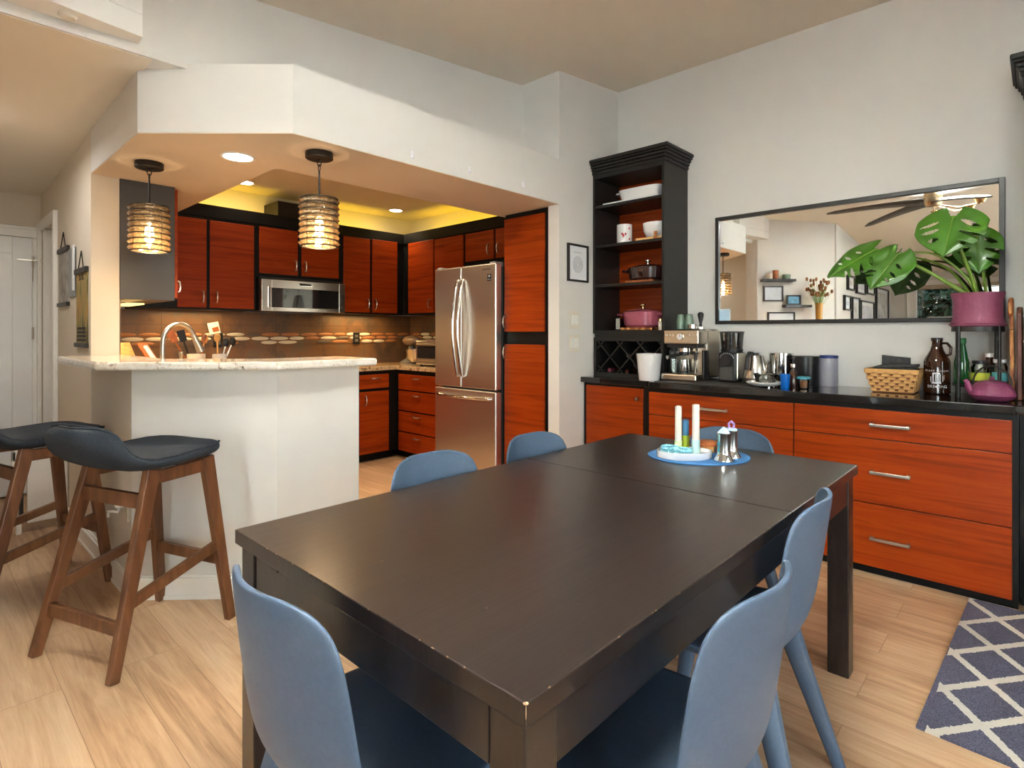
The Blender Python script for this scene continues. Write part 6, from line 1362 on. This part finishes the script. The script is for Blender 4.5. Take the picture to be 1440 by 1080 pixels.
for s_, r, hh, m, lab in ((0.13, 0.040, 0.075, CERG, 'pale cup on the upper reflected shelf'), (0.21, 0.036, 0.115, TERRA, 'brown lidded jar on the upper reflected shelf'), (0.35, 0.048, 0.060, SAGE, 'grey pot on the upper reflected shelf')):
    t = thing('shelf_pot', lab, 'pot', wpt(s_, 0.06, 1.905), group='pots on the upper reflected shelf'); c_ = wpt(s_, 0.06, 1.9055)
    obj('body', M().lathe([(r*0.9, 0), (r, 0.01), (r, hh), (r*0.9, hh), (r*0.85, 0.01), (0, 0.01)], c_, 20), m, t, smooth=True)
t = thing('console_table', 'narrow white console below the reflected shelves', 'table', wpt(0.55, 0.18, 0)); m_ = M(); wbox(m_, 0.35, 0.85, 0.02, 0.30, 1.12, 1.15); obj('top', m_, WHITE, t)
for s_ in (0.37, 0.83):
    for o_ in (0.03, 0.27): obj('leg', wbox(M(), s_-0.015, s_+0.015, o_, o_+0.02, 0, 1.12), WHITE, t)
va = thing('glass_vase', 'amber glass vase reflected below the lower shelf', 'vase', wpt(0.70, 0.19, 1.15)); vc = wpt(0.70, 0.19, 1.1505)
obj('body', M().lathe([(0.045, 0), (0.05, 0.01), (0.038, 0.25), (0.045, 0.44), (0.04, 0.44), (0.03, 0.25), (0, 0.012)], vc, 20), GOLDV, va, smooth=True)
dfl = thing('dried_bouquet', 'bunch of brown dried flowers in the amber vase', 'flowers', (vc[0], vc[1], 1.55)); m_ = M(); m2_ = M(); random.seed(9)
for k in range(46):
    a = random.random()*2*PI; r = 0.145*math.sqrt(random.random()); e2 = Vector((vc[0]+r*math.cos(a), vc[1]+r*math.sin(a), 1.68+0.22*random.random()))
    m_.tube([(vc[0], vc[1], 1.50), e2], 0.0018, 5); m2_.ell(e2, 0.016, 0.016, 0.026, 7, 5)
obj('stems', m_, STEM, dfl); obj('flower_heads', m2_, DRY, dfl)
# gallery on the long wall (y = 1.946)
GAL = [(-1.12, -1.50, 1.80, 2.00, 'upper row, first from the corner'), (-1.62, -2.16, 1.775, 2.125, 'upper row, large second one'), (-2.28, -2.80, 1.80, 2.00, 'upper row, third one'),
       (-0.94, -1.28, 1.515, 1.72, 'lower row, first from the corner'), (-1.36, -1.80, 1.30, 1.715, 'lower row, second, tall one'), (-1.87, -2.76, 1.36, 1.69, 'lower row, wide third one'), (-2.93, -3.90, 1.20, 1.945, 'largest of all, nearest the window')]
ARTS = [plain('gallery_print', srgb(196, 194, 190), 0.5, var=0.45, vscale=6), plain('gallery_print_cool', srgb(190, 194, 206), 0.5, var=0.3, vscale=5)]
for k, (xa, xb_, z0, z1, lab) in enumerate(GAL):
    t = thing('gallery_frame', 'black gallery frame reflected in the mirror, '+lab, 'picture', ((xa+xb_)/2, 1.946, z0), group='gallery frames on the long wall'); y = 1.9455; f = 0.022; xb2, xa2 = min(xa, xb_), max(xa, xb_)
    obj('frame', M().box(xb2, y-0.035, z0, xb2+f, y, z1).box(xa2-f, y-0.035, z0, xa2, y, z1).box(xb2+f, y-0.035, z1-f, xa2-f, y, z1).box(xb2+f, y-0.035, z0, xa2-f, y, z0+f), FRAMEB, t)
    q = obj('mat_board', M().box(xb2+f, y-0.012, z0+f, xa2-f, y-0.004, z1-f), PAPER, t); obj('print', M().box(xb2+f+0.05, y-0.014, z0+f+0.05, xa2-f-0.05, y-0.0125, z1-f-0.05), ARTS[k % 2], q)
ac = thing('armchair', 'cream armchair in front of the reflected window', 'armchair', (-3.5, 0.95, 0)); CREAM = plain('cream_fabric', srgb(216, 208, 196), 0.9)
obj('seat', M().box(-3.9, 0.45, 0.12, -3.1, 1.45, 0.48), CREAM, ac, bev=0.06, seg=3); obj('backrest', M().box(-4.12, 0.45, 0.12, -3.85, 1.45, 1.48), CREAM, ac, bev=0.10, seg=4)
for y in (0.33, 1.45): obj('armrest', M().box(-4.0, y, 0.12, -3.1, y+0.14, 0.68), CREAM, ac, bev=0.05, seg=3)
for x in (-4.0, -3.2):
    for y in (0.42, 1.48): obj('leg', M().box(x, y, 0, x+0.05, y+0.05, 0.125), WAL, ac)
